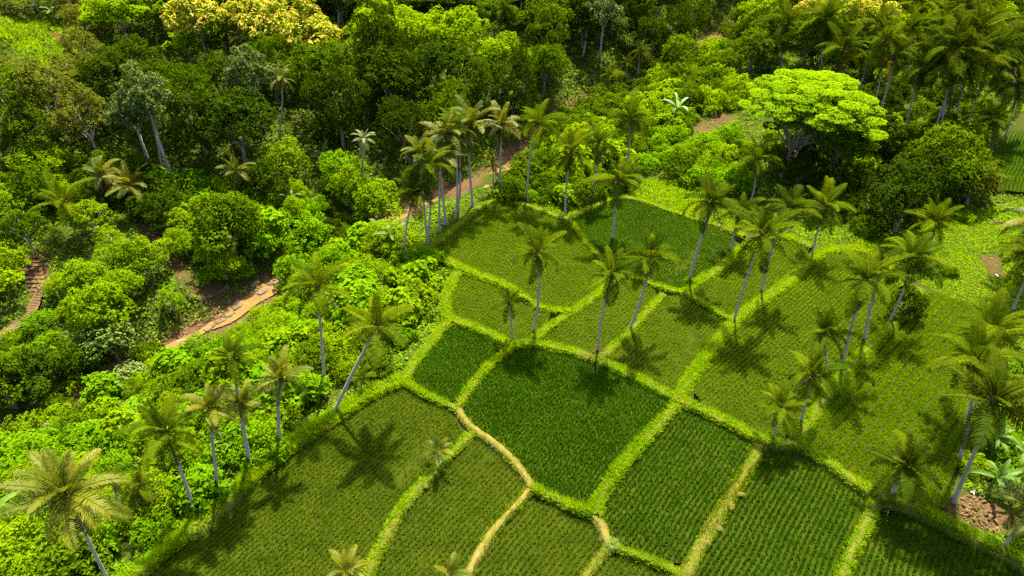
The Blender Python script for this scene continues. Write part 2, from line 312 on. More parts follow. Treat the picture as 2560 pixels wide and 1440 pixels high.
# ------------------------------------------------------------------ paddies: (corners px, level, rice look, row direction px pair, row gap, plant gap, density, height)
RD1, RD2, RD3 = ((1010, 1250), (1150, 1115)), ((1490, 1270), (1686, 1020)), ((2035, 1020), (2210, 830))
FIELDS = [
 ('lower left', [(240, 1520), (330, 1440), (400, 1388), (495, 1312), (640, 1190), (740, 1110), (830, 1055), (930, 990), (1010, 958), (1060, 995), (1118, 1018), (1145, 1060), (1165, 1090), (1130, 1125), (1080, 1175), (1010, 1250), (960, 1335), (912, 1440), (895, 1500)], -.32, 'riceolive', RD1, .40, .26, .90, .42),
 ('lower middle', [(1188, 1088), (1230, 1112), (1275, 1155), (1312, 1195), (1318, 1215), (1295, 1245), (1245, 1300), (1198, 1370), (1160, 1440), (1135, 1500), (895, 1500), (925, 1440), (970, 1335), (1025, 1248), (1090, 1178), (1145, 1122)], -.45, 'riceolive', RD1, .42, .26, .92, .42),
 ('below the straw path', [(1335, 1228), (1380, 1252), (1430, 1275), (1480, 1294), (1500, 1320), (1508, 1350), (1508, 1375), (1485, 1400), (1440, 1460), (1420, 1500), (1145, 1500), (1178, 1440), (1210, 1370), (1260, 1300)], -.52, 'riceolive', RD2, .44, .26, .95, .45),
 ('large dark', [(1160, 1010), (1172, 985), (1225, 920), (1285, 872), (1335, 864), (1420, 882), (1495, 908), (1595, 955), (1685, 1003), (1678, 1018), (1632, 1068), (1572, 1132), (1520, 1195), (1484, 1250), (1475, 1272), (1432, 1255), (1385, 1232), (1342, 1212), (1325, 1182), (1285, 1140), (1235, 1092), (1192, 1062), (1165, 1035)], -.12, 'rice', RD2, .36, .27, 1.0, .58),
 ('small dark', [(1022, 945), (1065, 885), (1128, 812), (1180, 822), (1235, 848), (1272, 866), (1212, 915), (1158, 980), (1140, 1000), (1118, 1004), (1065, 980)], -.05, 'rice', RD1, .36, .27, 1.0, .55),
 ('left middle', [(1128, 788), (1117, 760), (1135, 712), (1150, 690), (1190, 692), (1250, 712), (1298, 742), (1342, 775), (1385, 784), (1345, 830), (1335, 846), (1288, 856), (1242, 832), (1185, 806)], .06, 'ricelight', RD2, .38, .28, .93, .45),
 ('upper left', [(1088, 618), (1132, 582), (1168, 550), (1213, 511), (1255, 504), (1320, 519), (1393, 546), (1420, 556), (1434, 578), (1484, 640), (1510, 668), (1530, 690), (1486, 732), (1428, 766), (1392, 769), (1350, 762), (1305, 731), (1253, 699), (1192, 680), (1152, 658), (1112, 640)], .14, 'ricelight', RD2, .38, .28, .95, .42),
 ('upper centre', [(1432, 552), (1482, 522), (1550, 497), (1600, 507), (1698, 541), (1765, 560), (1838, 590), (1838, 635), (1768, 682), (1712, 718), (1655, 710), (1612, 692), (1560, 672), (1528, 652), (1497, 628), (1448, 572)], .22, 'rice', RD2, .38, .28, .95, .42),
 ('centre strip', [(1346, 848), (1375, 822), (1432, 788), (1492, 746), (1552, 698), (1608, 708), (1648, 728), (1612, 772), (1562, 830), (1492, 888), (1422, 866)], .02, 'ricelight', RD2, .40, .27, .88, .40),
 ('centre right', [(1508, 896), (1577, 840), (1626, 780), (1662, 742), (1708, 736), (1738, 752), (1788, 784), (1828, 808), (1812, 822), (1762, 880), (1716, 945), (1690, 982), (1602, 940)], -.02, 'ricelight', RD2, .40, .27, .86, .40),
 ('corner', [(1728, 728), (1776, 696), (1835, 655), (1875, 618), (1955, 592), (2020, 625), (2022, 645), (1965, 698), (1915, 734), (1848, 778), (1833, 794), (1792, 772), (1742, 740)], .10, 'ricelight', RD2, .40, .27, .88, .42),
 ('long', [(1738, 985), (1732, 950), (1780, 880), (1830, 825), (1858, 792), (1925, 746), (1975, 712), (2036, 652), (2065, 632), (2130, 628), (2190, 650), (2250, 720), (2245, 785), (2202, 828), (2160, 868), (2104, 932), (2028, 1025), (1990, 1085), (1925, 1098), (1855, 1062), (1768, 1018)], -.02, 'ricelight', RD3, .42, .28, .97, .50),
 ('striped', [(2005, 1092), (2042, 1035), (2117, 938), (2176, 875), (2218, 832), (2258, 792), (2300, 727), (2390, 742), (2436, 785), (2430, 900), (2405, 1080), (2385, 1215), (2350, 1288), (2273, 1250), (2192, 1228), (2110, 1172), (2032, 1122)], .05, 'ricelight', RD3, .30, .24, .97, .50),
 ('right of the dark one', [(1695, 1022), (1720, 1020), (1790, 1050), (1878, 1100), (1890, 1118), (1864, 1168), (1812, 1250), (1762, 1330), (1716, 1408), (1662, 1406), (1602, 1380), (1548, 1352), (1522, 1335), (1512, 1305), (1500, 1285), (1506, 1252), (1542, 1195), (1592, 1130), (1652, 1062)], -.34, 'rice', RD2, .40, .26, .98, .52),
 ('bottom right', [(1905, 1125), (1955, 1118), (2010, 1128), (2100, 1190), (2182, 1248), (2178, 1262), (2150, 1322), (2118, 1382), (2090, 1450), (2075, 1500), (1690, 1500), (1720, 1445), (1735, 1412), (1780, 1330), (1830, 1252), (1882, 1170)], -.42, 'rice', RD2, .42, .26, .97, .52),
 ('corner bottom right', [(2200, 1272), (2262, 1268), (2365, 1316), (2465, 1366), (2505, 1392), (2570, 1440), (2570, 1500), (2090, 1500), (2110, 1450), (2140, 1382), (2172, 1322)], -.50, 'rice', RD2, .42, .26, .90, .48),
 ('bottom edge', [(1530, 1376), (1598, 1400), (1655, 1424), (1705, 1450), (1690, 1500), (1420, 1500), (1462, 1445), (1498, 1408)], -.55, 'riceolive', RD2, .44, .26, .94, .45),
 ('far right', [(2482, 470), (2470, 410), (2500, 345), (2560, 280), (2640, 260), (2700, 480), (2560, 482)], .1, 'rice', RD2, .45, .35, 1.0, .5),
]
BARE = {'lower left': [(1040, 1150, 62, 20, -1.0), (985, 1210, 40, 10, -.9)], 'left middle': [(1290, 800, 40, 14, -.8)], 'upper left': [(1270, 740, 30, 12, -.6), (1340, 740, 45, 12, -.6)],
        'centre right': [(1730, 850, 45, 15, -1.1)], 'corner': [(1745, 735, 22, 14, -.5)], 'corner bottom right': [(2440, 1350, 60, 25, .5)], 'lower middle': [(1215, 1150, 30, 12, -.9)],
        'upper centre': [(1710, 660, 50, 16, -.7)], 'bottom right': [(2145, 1300, 18, 40, .5)]}
def rice_blades(P, h, nb, seed, wid=.05):
    r = np.random.default_rng(seed); n = len(P)
    B = np.repeat(P, nb, 0); k = len(B); a = r.uniform(0, 2*math.pi, k); lean = r.uniform(.1, .55, k)
    hh = h*r.uniform(.65, 1.2, k); d = np.stack([np.cos(a), np.sin(a), np.zeros(k)], -1); s = np.stack([-np.sin(a), np.cos(a), np.zeros(k)], -1)
    base = B+d*.07; tip = base+d*(lean*hh)[:, None]; tip[:, 2] += hh*np.sqrt(1-lean**2*.6)
    V = np.stack([base-s*wid*.5, base+s*wid*.5, tip], 1).reshape(-1, 3); F = np.arange(3*k).reshape(-1, 3)
    return V, F, np.repeat(r.uniform(0, 1, n), nb)*.6+r.uniform(0, 1, k)*.4
FIELD_W = []
for fi, (nm, poly, z, look, rd, sr, sp, dens, h) in enumerate(FIELDS):
    px = np.array(poly, float); zz = z+fi*.004
    W = on_plane(px[:, 0], px[:, 1], zz); W = smooth_line(np.vstack([W, W[:1]]), 1)[:-1]; FIELD_W.append(W)
    c0 = W.mean(0); V = np.vstack([[c0], W]); n = len(W); F = [(0, 1+i, 1+(i+1) % n) for i in range(n)]
    V2 = np.vstack([W, W-np.array([0, 0, .7])]); F2 = [(i, i+n, (i+1) % n+n, (i+1) % n) for i in range(n)]      # the field's earth edge
    Vall = np.vstack([W, W-np.array([0, 0, .7])]); 
    tag(link('paddy_field', py_mesh('paddy_field', Vall, [tuple(range(n))]+F2, M['mud'])), kind='structure')
    A = on_plane(rd[0][0], rd[0][1], z); B = on_plane(rd[1][0], rd[1][1], z); u = (B-A)[:2]; u /= np.linalg.norm(u); v = np.array([-u[1], u[0]])
    q = W[:, :2]-c0[:2]; lu, hu = (q@u).min(), (q@u).max(); lv, hv = (q@v).min(), (q@v).max()
    sr = sr*(1.0 if nm == 'striped' else 1.28); rows = np.arange(lv, hv, sr)
    if nm == 'striped': rows = (np.arange(lv, hv, 1.12)[:, None]+np.array([0, .23, .46])[None]).ravel()
    sp = sp*.66; uu = np.arange(lu, hu, sp); RU, RVv = np.meshgrid(uu, rows)
    RU = RU+rng.normal(0, .09, RU.shape); RVv = RVv+rng.normal(0, .03, RU.shape)+.6*fbm(RU*.09, RVv*.03, 31)+.16*fbm(RU*.35, RVv*.1, 33)
    X = c0[0]+RU*u[0]+RVv*v[0]; Y = c0[1]+RU*u[1]+RVv*v[1]; X, Y = X.ravel(), Y.ravel()
    ppx, ppy, _ = project(np.stack([X, Y, np.full_like(X, zz)], -1))
    ok = inside(W, X, Y) & (ppx > -60) & (ppx < 2620) & (ppy < 1500)
    keep = dens+.1+fbm(X*.22, Y*.22, 40+fi)*.22
    for bx, by, ra, rb, an in BARE.get(nm, []):
        dx, dy = ppx-bx, ppy-by; a = math.cos(an)*dx+math.sin(an)*dy; b2 = -math.sin(an)*dx+math.cos(an)*dy
        keep -= .9*np.exp(-((a/ra)**2+(b2/rb)**2))
    ok &= rng.uniform(0, 1, len(X)) < keep
    X, Y = X[ok], Y[ok]
    hn = h*(.85+.5*fbm(X*.15, Y*.15, 60+fi))
    V, F, t = rice_blades(np.stack([X, Y, np.full_like(X, zz-.01)], -1), np.repeat(hn, 7) if False else h, 6, 100+fi, .10 if look == 'rice' else .082)
    o = link('rice', np_mesh('rice', V, F, M[look], t))
    tag(o, f"young green rice plants growing in the {nm} paddy", kind='stuff')

# ------------------------------------------------------------------ bunds between the paddies: (px line, width, level, cover, grass height, blades per m2)
BUNDS = [
 ([(220, 1540), (300, 1465), (400, 1385), (500, 1305), (640, 1183), (740, 1103), (830, 1046), (930, 978), (1010, 948)], 1.9, .0, 'grass', .62, 95),
 ([(1010, 948), (1060, 985), (1122, 1010), (1145, 1022)], 1.0, .05, 'grass', .4, 80),
 ([(1145, 1018), (1160, 1048), (1186, 1072), (1232, 1100), (1280, 1145), (1315, 1188), (1330, 1216)], .95, .02, 'drygrass', .12, 60),
 ([(1186, 1076), (1150, 1112), (1086, 1175), (1016, 1252), (964, 1338), (918, 1440), (895, 1510)], 1.15, -.1, 'grass', .36, 70),
 ([(1330, 1216), (1290, 1262), (1232, 1322), (1190, 1390), (1160, 1450), (1140, 1510)], 1.15, -.1, 'drygrass', .14, 70),
 ([(1330, 1216), (1380, 1241), (1430, 1264), (1484, 1284)], .95, .0, 'grass', .5, 95),
 ([(1484, 1284), (1508, 1310), (1514, 1340), (1530, 1366)], 1.15, -.05, 'drygrass', .1, 25),
 ([(1692, 1010), (1642, 1066), (1582, 1131), (1530, 1195), (1496, 1250), (1488, 1286)], 1.35, .1, 'grass', .45, 85),
 ([(1525, 1360), (1600, 1390), (1660, 1414), (1712, 1442), (1760, 1480)], .9, -.1, 'grass', .35, 80),
 ([(1522, 1368), (1492, 1404), (1455, 1450), (1420, 1510)], 1.1, -.15, 'drygrass', .22, 70),
 ([(1282, 866), (1220, 916), (1166, 981), (1146, 1016)], 1.15, .12, 'grass', .42, 85),
 ([(1122, 795), (1180, 814), (1240, 840), (1282, 864)], 1.4, .15, 'grass', .45, 85),
 ([(1282, 864), (1335, 856), (1420, 873), (1500, 899), (1600, 946), (1692, 996), (1765, 1027), (1855, 1072), (1920, 1106), (1990, 1106), (2030, 1128), (2108, 1180), (2188, 1237), (2270, 1260), (2373, 1308), (2473, 1358), (2510, 1376), (2600, 1425)], 1.45, .12, 'grass', .42, 85),
 ([(1340, 846), (1370, 818), (1432, 779), (1490, 738), (1540, 698), (1556, 682)], 1.25, .2, 'grass', .42, 85),
 ([(1300, 735), (1346, 768), (1390, 777), (1432, 779)], .95, .25, 'grass', .5, 95),
 ([(1072, 622), (1110, 645), (1150, 668), (1190, 686), (1252, 704), (1300, 735)], 1.4, .25, 'grass', .5, 90),
 ([(1500, 894), (1570, 836), (1620, 776), (1658, 735)], 1.15, .12, 'grass', .32, 75),
 ([(1520, 660), (1558, 682), (1612, 701), (1656, 720), (1712, 730), (1742, 747), (1790, 778), (1838, 802)], 1.0, .25, 'grass', .4, 85),
 ([(1424, 548), (1441, 574), (1491, 634), (1520, 660)], .75, .32, 'grass', .4, 85),
 ([(1070, 622), (1130, 577), (1166, 546), (1211, 506), (1255, 498), (1320, 513), (1395, 540), (1424, 548), (1480, 515), (1550, 490), (1602, 499), (1700, 534), (1830, 574), (1860, 590)], 1.2, .35, 'grass', .3, 60),
 ([(1715, 726), (1770, 688), (1830, 648), (1870, 609), (1955, 584), (2030, 615)], 1.5, .25, 'grass', .45, 80),
 ([(1700, 990), (1726, 945), (1773, 880), (1822, 818), (1852, 784), (1920, 741), (1970, 705), (2032, 645), (2062, 624), (2135, 618), (2200, 640), (2262, 715)], 1.7, .18, 'grass', .42, 85),
 ([(1995, 1100), (2035, 1030), (2110, 935), (2168, 871), (2210, 831), (2252, 790), (2298, 720)], 1.7, .18, 'grass', .32, 70),
 ([(1898, 1112), (1872, 1169), (1820, 1250), (1770, 1330), (1726, 1410), (1705, 1460), (1690, 1510)], 1.45, -.1, 'drygrass', .26, 110),
 ([(2190, 1250), (2162, 1320), (2128, 1382), (2100, 1450), (2080, 1510)], 1.3, -.15, 'grass', .36, 70),
 ([(1010, 948), (1056, 884), (1122, 800)], 1.4, .1, 'grass', .4, 75),
 ([(1122, 795), (1110, 758), (1132, 700), (1150, 672)], 1.5, .15, 'grass', .4, 80),
]
BUND_W = []; soil_bund = []
for bi, (pl, wd, lev, cov, gh, dens) in enumerate(BUNDS):
    wd = wd*.68; a = np.array(pl, float); W = on_plane(a[:, 0], a[:, 1], lev+.1); W = resample(smooth_line(W, 2), .55); nn = normals2(W); BUND_W.append(W)
    V = []; F = []; prof = [(-.95, -.85), (-.62, -.25), (-.44, .0), (-.2, .09), (.2, .09), (.44, .0), (.62, -.25), (.95, -.85)]; K = len(prof)
    for i in range(len(W)):
        s = W[i, 0]*.9+W[i, 1]*.7; wv = 1+.7*float(fbm(np.array(s*.25), np.array(bi*7.), 71))
        for k, (o, hz) in enumerate(prof):
            j = float(fbm(np.array(W[i, 0]*.8+k*9.1), np.array(W[i, 1]*.8), 77))*.22
            V.append((W[i, 0]+nn[i, 0]*(o*wd*wv+j), W[i, 1]+nn[i, 1]*(o*wd*wv+j), W[i, 2]+hz+j*.4+bi*.002))
    for i in range(len(W)-1):
        for k in range(K-1): q = i*K+k; F.append((q, q+K, q+K+1, q+1))
    drym = cov == 'drygrass'
    tag(link('bund', py_mesh('bund', V, F, M['path'] if drym and gh < .2 else M['bundsoil'])), kind='structure')
    L = len(W)*.55; nbl = int(L*wd*dens*1.15); idx = rng.integers(0, len(W)-1, nbl); f = rng.uniform(0, 1, nbl)
    edge = .7 if gh < .2 else .66
    o = rng.uniform(-1, 1, nbl); o = np.sign(o)*np.abs(o)**(.55 if gh < .2 else .8)*edge*wd*1.05
    pos = W[idx]*(1-f)[:, None]+W[idx+1]*f[:, None]; pos[:, :2] += nn[idx]*o[:, None]; pos[:, 2] += -.28*np.clip((np.abs(o)/wd-.42)/.2, 0, 1)+.04
    pch = fbm(pos[:, 0]*.45, pos[:, 1]*.45, 90); kp = rng.uniform(-.5, .5, nbl) < pch*1.5+(.30 if cov == 'grass' else .2); pos = pos[kp]
    tall = cov == 'grass'
    nb_ = 4 if tall else 3; hv = gh*np.clip(.35+1.7*(fbm(pos[:, 0]*.9, pos[:, 1]*.9, 95)+.45), .3, 2.0)
    V, F, t = rice_blades(pos, np.repeat(hv, nb_), nb_, 300+bi, .08)
    if tall:                                                  # blades lean out over the edges and with the wind
        oo = (o[kp]/wd)[:, None]*nn[idx][kp]*.75+np.array([-.10, .06]); oo = np.repeat(oo, 4, 0)*gh*rng.uniform(.3, 1.3, (len(pos)*4, 1)); V[2::3, :2] += oo; V[2::3, 2] -= np.hypot(oo[:, 0], oo[:, 1])*.45
    if drym:                                                  # green grass creeping in from the edges
        n2_ = int(L*wd*38); ix = rng.integers(0, len(W)-1, n2_); oo = rng.choice([-1, 1], n2_)*wd*rng.uniform(.36, .66, n2_); p2_ = W[ix].copy(); p2_[:, :2] += nn[ix]*oo[:, None]+rng.uniform(-.28, .28, (n2_, 2)); p2_[:, 2] -= .12
        p2_ = p2_[rng.uniform(-.35, .45, n2_) < fbm(p2_[:, 0]*.4, p2_[:, 1]*.4, 97)+.05]
        V2_, F2_, t2_ = rice_blades(p2_, .34, 4, 600+bi, .08); tag(link('grass', np_mesh('grass', V2_, F2_, M['grass'], t2_)), 'green grass creeping over the edges of the trodden bund', kind='stuff')
    tag(link('grass', np_mesh('grass', V, F, M[cov], t)), 'bright grass growing along the earth bund between paddies' if cov == 'grass' else 'short straw coloured grass along the trodden bund', kind='stuff')
# ------------------------------------------------------------------ coconut palms
def frond_mesh(name, droop, seed, L=4.6, nleaf=54, hang=.75, ragged=.0):
    r = np.random.default_rng(seed); V = []; F = []; nseg = 9; P = [np.zeros(3)]; a = 0.0; pts = [np.zeros(3)]; bow = r.uniform(-.16, .16)
    for i in range(nseg):
        t = (i+.5)/nseg; a = -math.radians(droop)*(t**1.35); pts.append(pts[-1]+np.array([math.cos(a), bow*t, math.sin(a)])*L/nseg)
    pts = np.array(pts); rad = np.linspace(.085, .018, nseg+1); tube(pts, rad, 3, V, F)
    V = [np.asarray(v) for v in V]; Vl = []; Fl = []; base = len(V)
    for sd in (-1, 1):
        for k in range(nleaf):
            t = .13+.87*(k+r.uniform(-.3, .3))/(nleaf-1); t = min(max(t, .1), .995); x = t*nseg; i = min(int(x), nseg-1); f = x-i
            p = pts[i]*(1-f)+pts[i+1]*f; T = pts[i+1]-pts[i]; T /= np.linalg.norm(T); S = np.array([-T[1], T[0], 0]); S /= np.linalg.norm(S); U = np.cross(T, S)
            if r.uniform() < ragged+.05: continue
            ln = L*.225*(math.sin(math.pi*min(1, (t*.86+.16)))**.6+.12)*r.uniform(.8, 1.12); fw = .25+.75*t
            d1 = S*sd*1.0+T*fw+U*r.uniform(.12, .34); d1 /= np.linalg.norm(d1)
            d2 = d1+np.array([0, 0, -hang*r.uniform(.7, 2.2)]); d2 /= np.linalg.norm(d2)
            w = T*.034*(1+.4*r.uniform()); m_ = p+d1*ln*.5; e = m_+d2*ln*.55
            b0 = base+len(Vl); Vl += [p-w*.6, p+w*.6, m_+w, m_-w, e]; Fl += [(b0, b0+1, b0+2, b0+3), (b0+3, b0+2, b0+4)]
    me = py_mesh(name, V+Vl, F+Fl); at = me.attributes.new('tint', 'FLOAT', 'FACE'); at.data.foreach_set('value', np.array([1.0]*len(F)+list(r.uniform(0, 1, len(Fl))**1.8*.8), np.float32)); return me  # rachis takes the brightest tint, a highlight put into the colour
FR = {'up': [frond_mesh('frond_upright', 44, 1, hang=.5), frond_mesh('frond_upright', 66, 2, hang=.6), frond_mesh('frond_upright', 30, 9, L=4.0, hang=.4)],
      'mid': [frond_mesh('frond_arched', 72, 3, hang=.7), frond_mesh('frond_arched', 96, 4, hang=.8), frond_mesh('frond_arched', 58, 8, hang=.55)],
      'low': [frond_mesh('frond_hanging', 52, 5, hang=.35), frond_mesh('frond_hanging', 38, 6, hang=.25, ragged=.12)],
      'dead': [frond_mesh('frond_dry', 40, 7, L=3.6, nleaf=30, hang=.3, ragged=.3)]}
def coco_mesh(seed):
    r = np.random.default_rng(seed); V = []; F = []
    for k in range(9):
        a = k*2.4+r.uniform(-.3, .3); c = np.array([math.cos(a)*.34, math.sin(a)*.34, -.28-.22*(k % 3)]); rr = .15*r.uniform(.85, 1.15); o = len(V); V.append(c+[0, 0, rr*1.25])
        for z, s in ((.6, .75), (-.2, 1.0), (-.85, .6)):
            for q in range(6): V.append(c+np.array([math.cos(q*math.pi/3)*rr*s, math.sin(q*math.pi/3)*rr*s, z*rr*1.1]))
        V.append(c-np.array([0, 0, rr*1.35]))
        for q in range(6):
            p = (q+1) % 6; F.append((o, o+1+q, o+1+p)); F.append((o+1+q, o+7+q, o+7+p, o+1+p)); F.append((o+7+q, o+13+q, o+13+p, o+7+p)); F.append((o+13+q, o+19, o+13+p))
    return py_mesh('coconuts', V, F, M['nut'], True)
COCO = [coco_mesh(3), coco_mesh(4)]
def heart_mesh():
    V, F = tube([(0, 0, -1.0), (0, 0, -.5), (0, 0, 0), (0, 0, .5), (0, 0, .95)], [.15, .24, .30, .22, .05], 8)
    r = np.random.default_rng(5)
    for k in range(14):
        a = k*2.4; p = np.array([math.cos(a)*.25, math.sin(a)*.25, -.2]); q = p+np.array([math.cos(a)*r.uniform(.1, .5), math.sin(a)*r.uniform(.1, .5), -r.uniform(.4, 1.0)]); s = np.array([-math.sin(a), math.cos(a), 0])*.07
        o = len(V); V += [p-s, p+s, q]; F.append((o, o+1, o+2))
    return py_mesh('crown_heart', V, F, M['fibre'])
HEART = heart_mesh()
def palm(bx, by, cx, cy, span, kind, label, group='coconut palms', name='coconut_palm', bend=.0, nf=None, z0=None):
    b = ground_at(bx, by) if z0 is None else on_plane(bx, by, z0)
    d = ray(cx, cy); t = b[1]/d[1]; c = d*t+np.array([0, 0, CAM_H]); h = c[2]-b[2]
    if h < 1.2: c = c+np.array([0, 0, 1.2-h])
    R = span/2/FPX*project(c)[2]
    root = bpy.data.objects.new(name, None); COL.objects.link(root); root.location = b; root.empty_display_size = .5
    tag(root, label, 'palm tree', group); rr = np.random.default_rng(int(bx*7+by*13))
    loc = c-b; h = loc[2]; th = min(1.0, .55+h*.045)*rr.uniform(.82, 1.15); k = 9; pts = []; rad = []; sway = rr.uniform(-.28, .28, 2)
    for i in range(k+1):
        s = i/k; w = math.sin(math.pi*s)*bend*h*.09+s*(1-s)*sway[1]*h; e = s**(1.0+abs(bend)*.9)
        pts.append(np.array([loc[0]*e+s*(1-s)*sway[0]*h*.7, loc[1]*s+w*.3, (h+.0)*s-.3*(1-s)]))
        rad.append((.145+.06*(1-s)+.17*max(0, 1-s*9)**1.5)*th)
    V, F = tube(pts, rad, 8)
    link('trunk', py_mesh('trunk', V, F, M['trunk'], True), root)
    s = R/4.0
    link('crown_heart', HEART, root, loc, (0, 0, rr.uniform(0, 6)), min(s, 1.15)*.95)
    fm = {'g': M['palm_g'], 'y': M['palm_y'], 'd': M['palm_d'], 'w': M['palm_w']}[kind]
    if span > 95 and h > 6:
        for q in range(1): link('coconuts', COCO[rr.integers(2)], root, loc-np.array([0, 0, .1]), (0, 0, rr.uniform(0, 6)), s*.95)['kind'] = 'stuff'
    n = nf or int((25 if span > 170 else 22 if span > 100 else 17)*rr.uniform(.78, 1.15))
    if h < 3.2: n = 12; s = s*1.05
    az = rr.uniform(0, 6.28)
    for i in range(n):
        u = i/(n-1); az += 2.39996+rr.uniform(-.4, .4); el = (82-88*(u/.8) if u < .8 else -22-46*(u-.8)/.2)+rr.uniform(-14, 14)
        if h < 3.2: el = 80-75*u
        me = FR['up'][rr.integers(3)] if el > 46 else FR['mid'][rr.integers(3)] if el > -18 else FR['low'][rr.integers(2)]
        mt = M['palm_d'] if el < -20 and kind != 'w' else fm; nm = 'frond'  # lower fronds get the dark tone, painting the shade of those above
        if h > 5 and u > .86 and rr.uniform() < .35: me = FR['dead'][0]; mt = M['dead']; nm = 'dry_frond'
        Rm = Matrix.Rotation(az, 4, 'Z') @ Matrix.Rotation(-math.radians(el), 4, 'Y') @ Matrix.Rotation(rr.uniform(-.45, .45), 4, 'X')
        s_ = s*rr.uniform(.78, 1.14)*(.85 if el > 62 else 1.0); off = np.array([math.cos(az)*.12, math.sin(az)*.12, .35*(1-u)-.1])
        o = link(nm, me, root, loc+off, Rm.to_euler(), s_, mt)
    return root, b, c
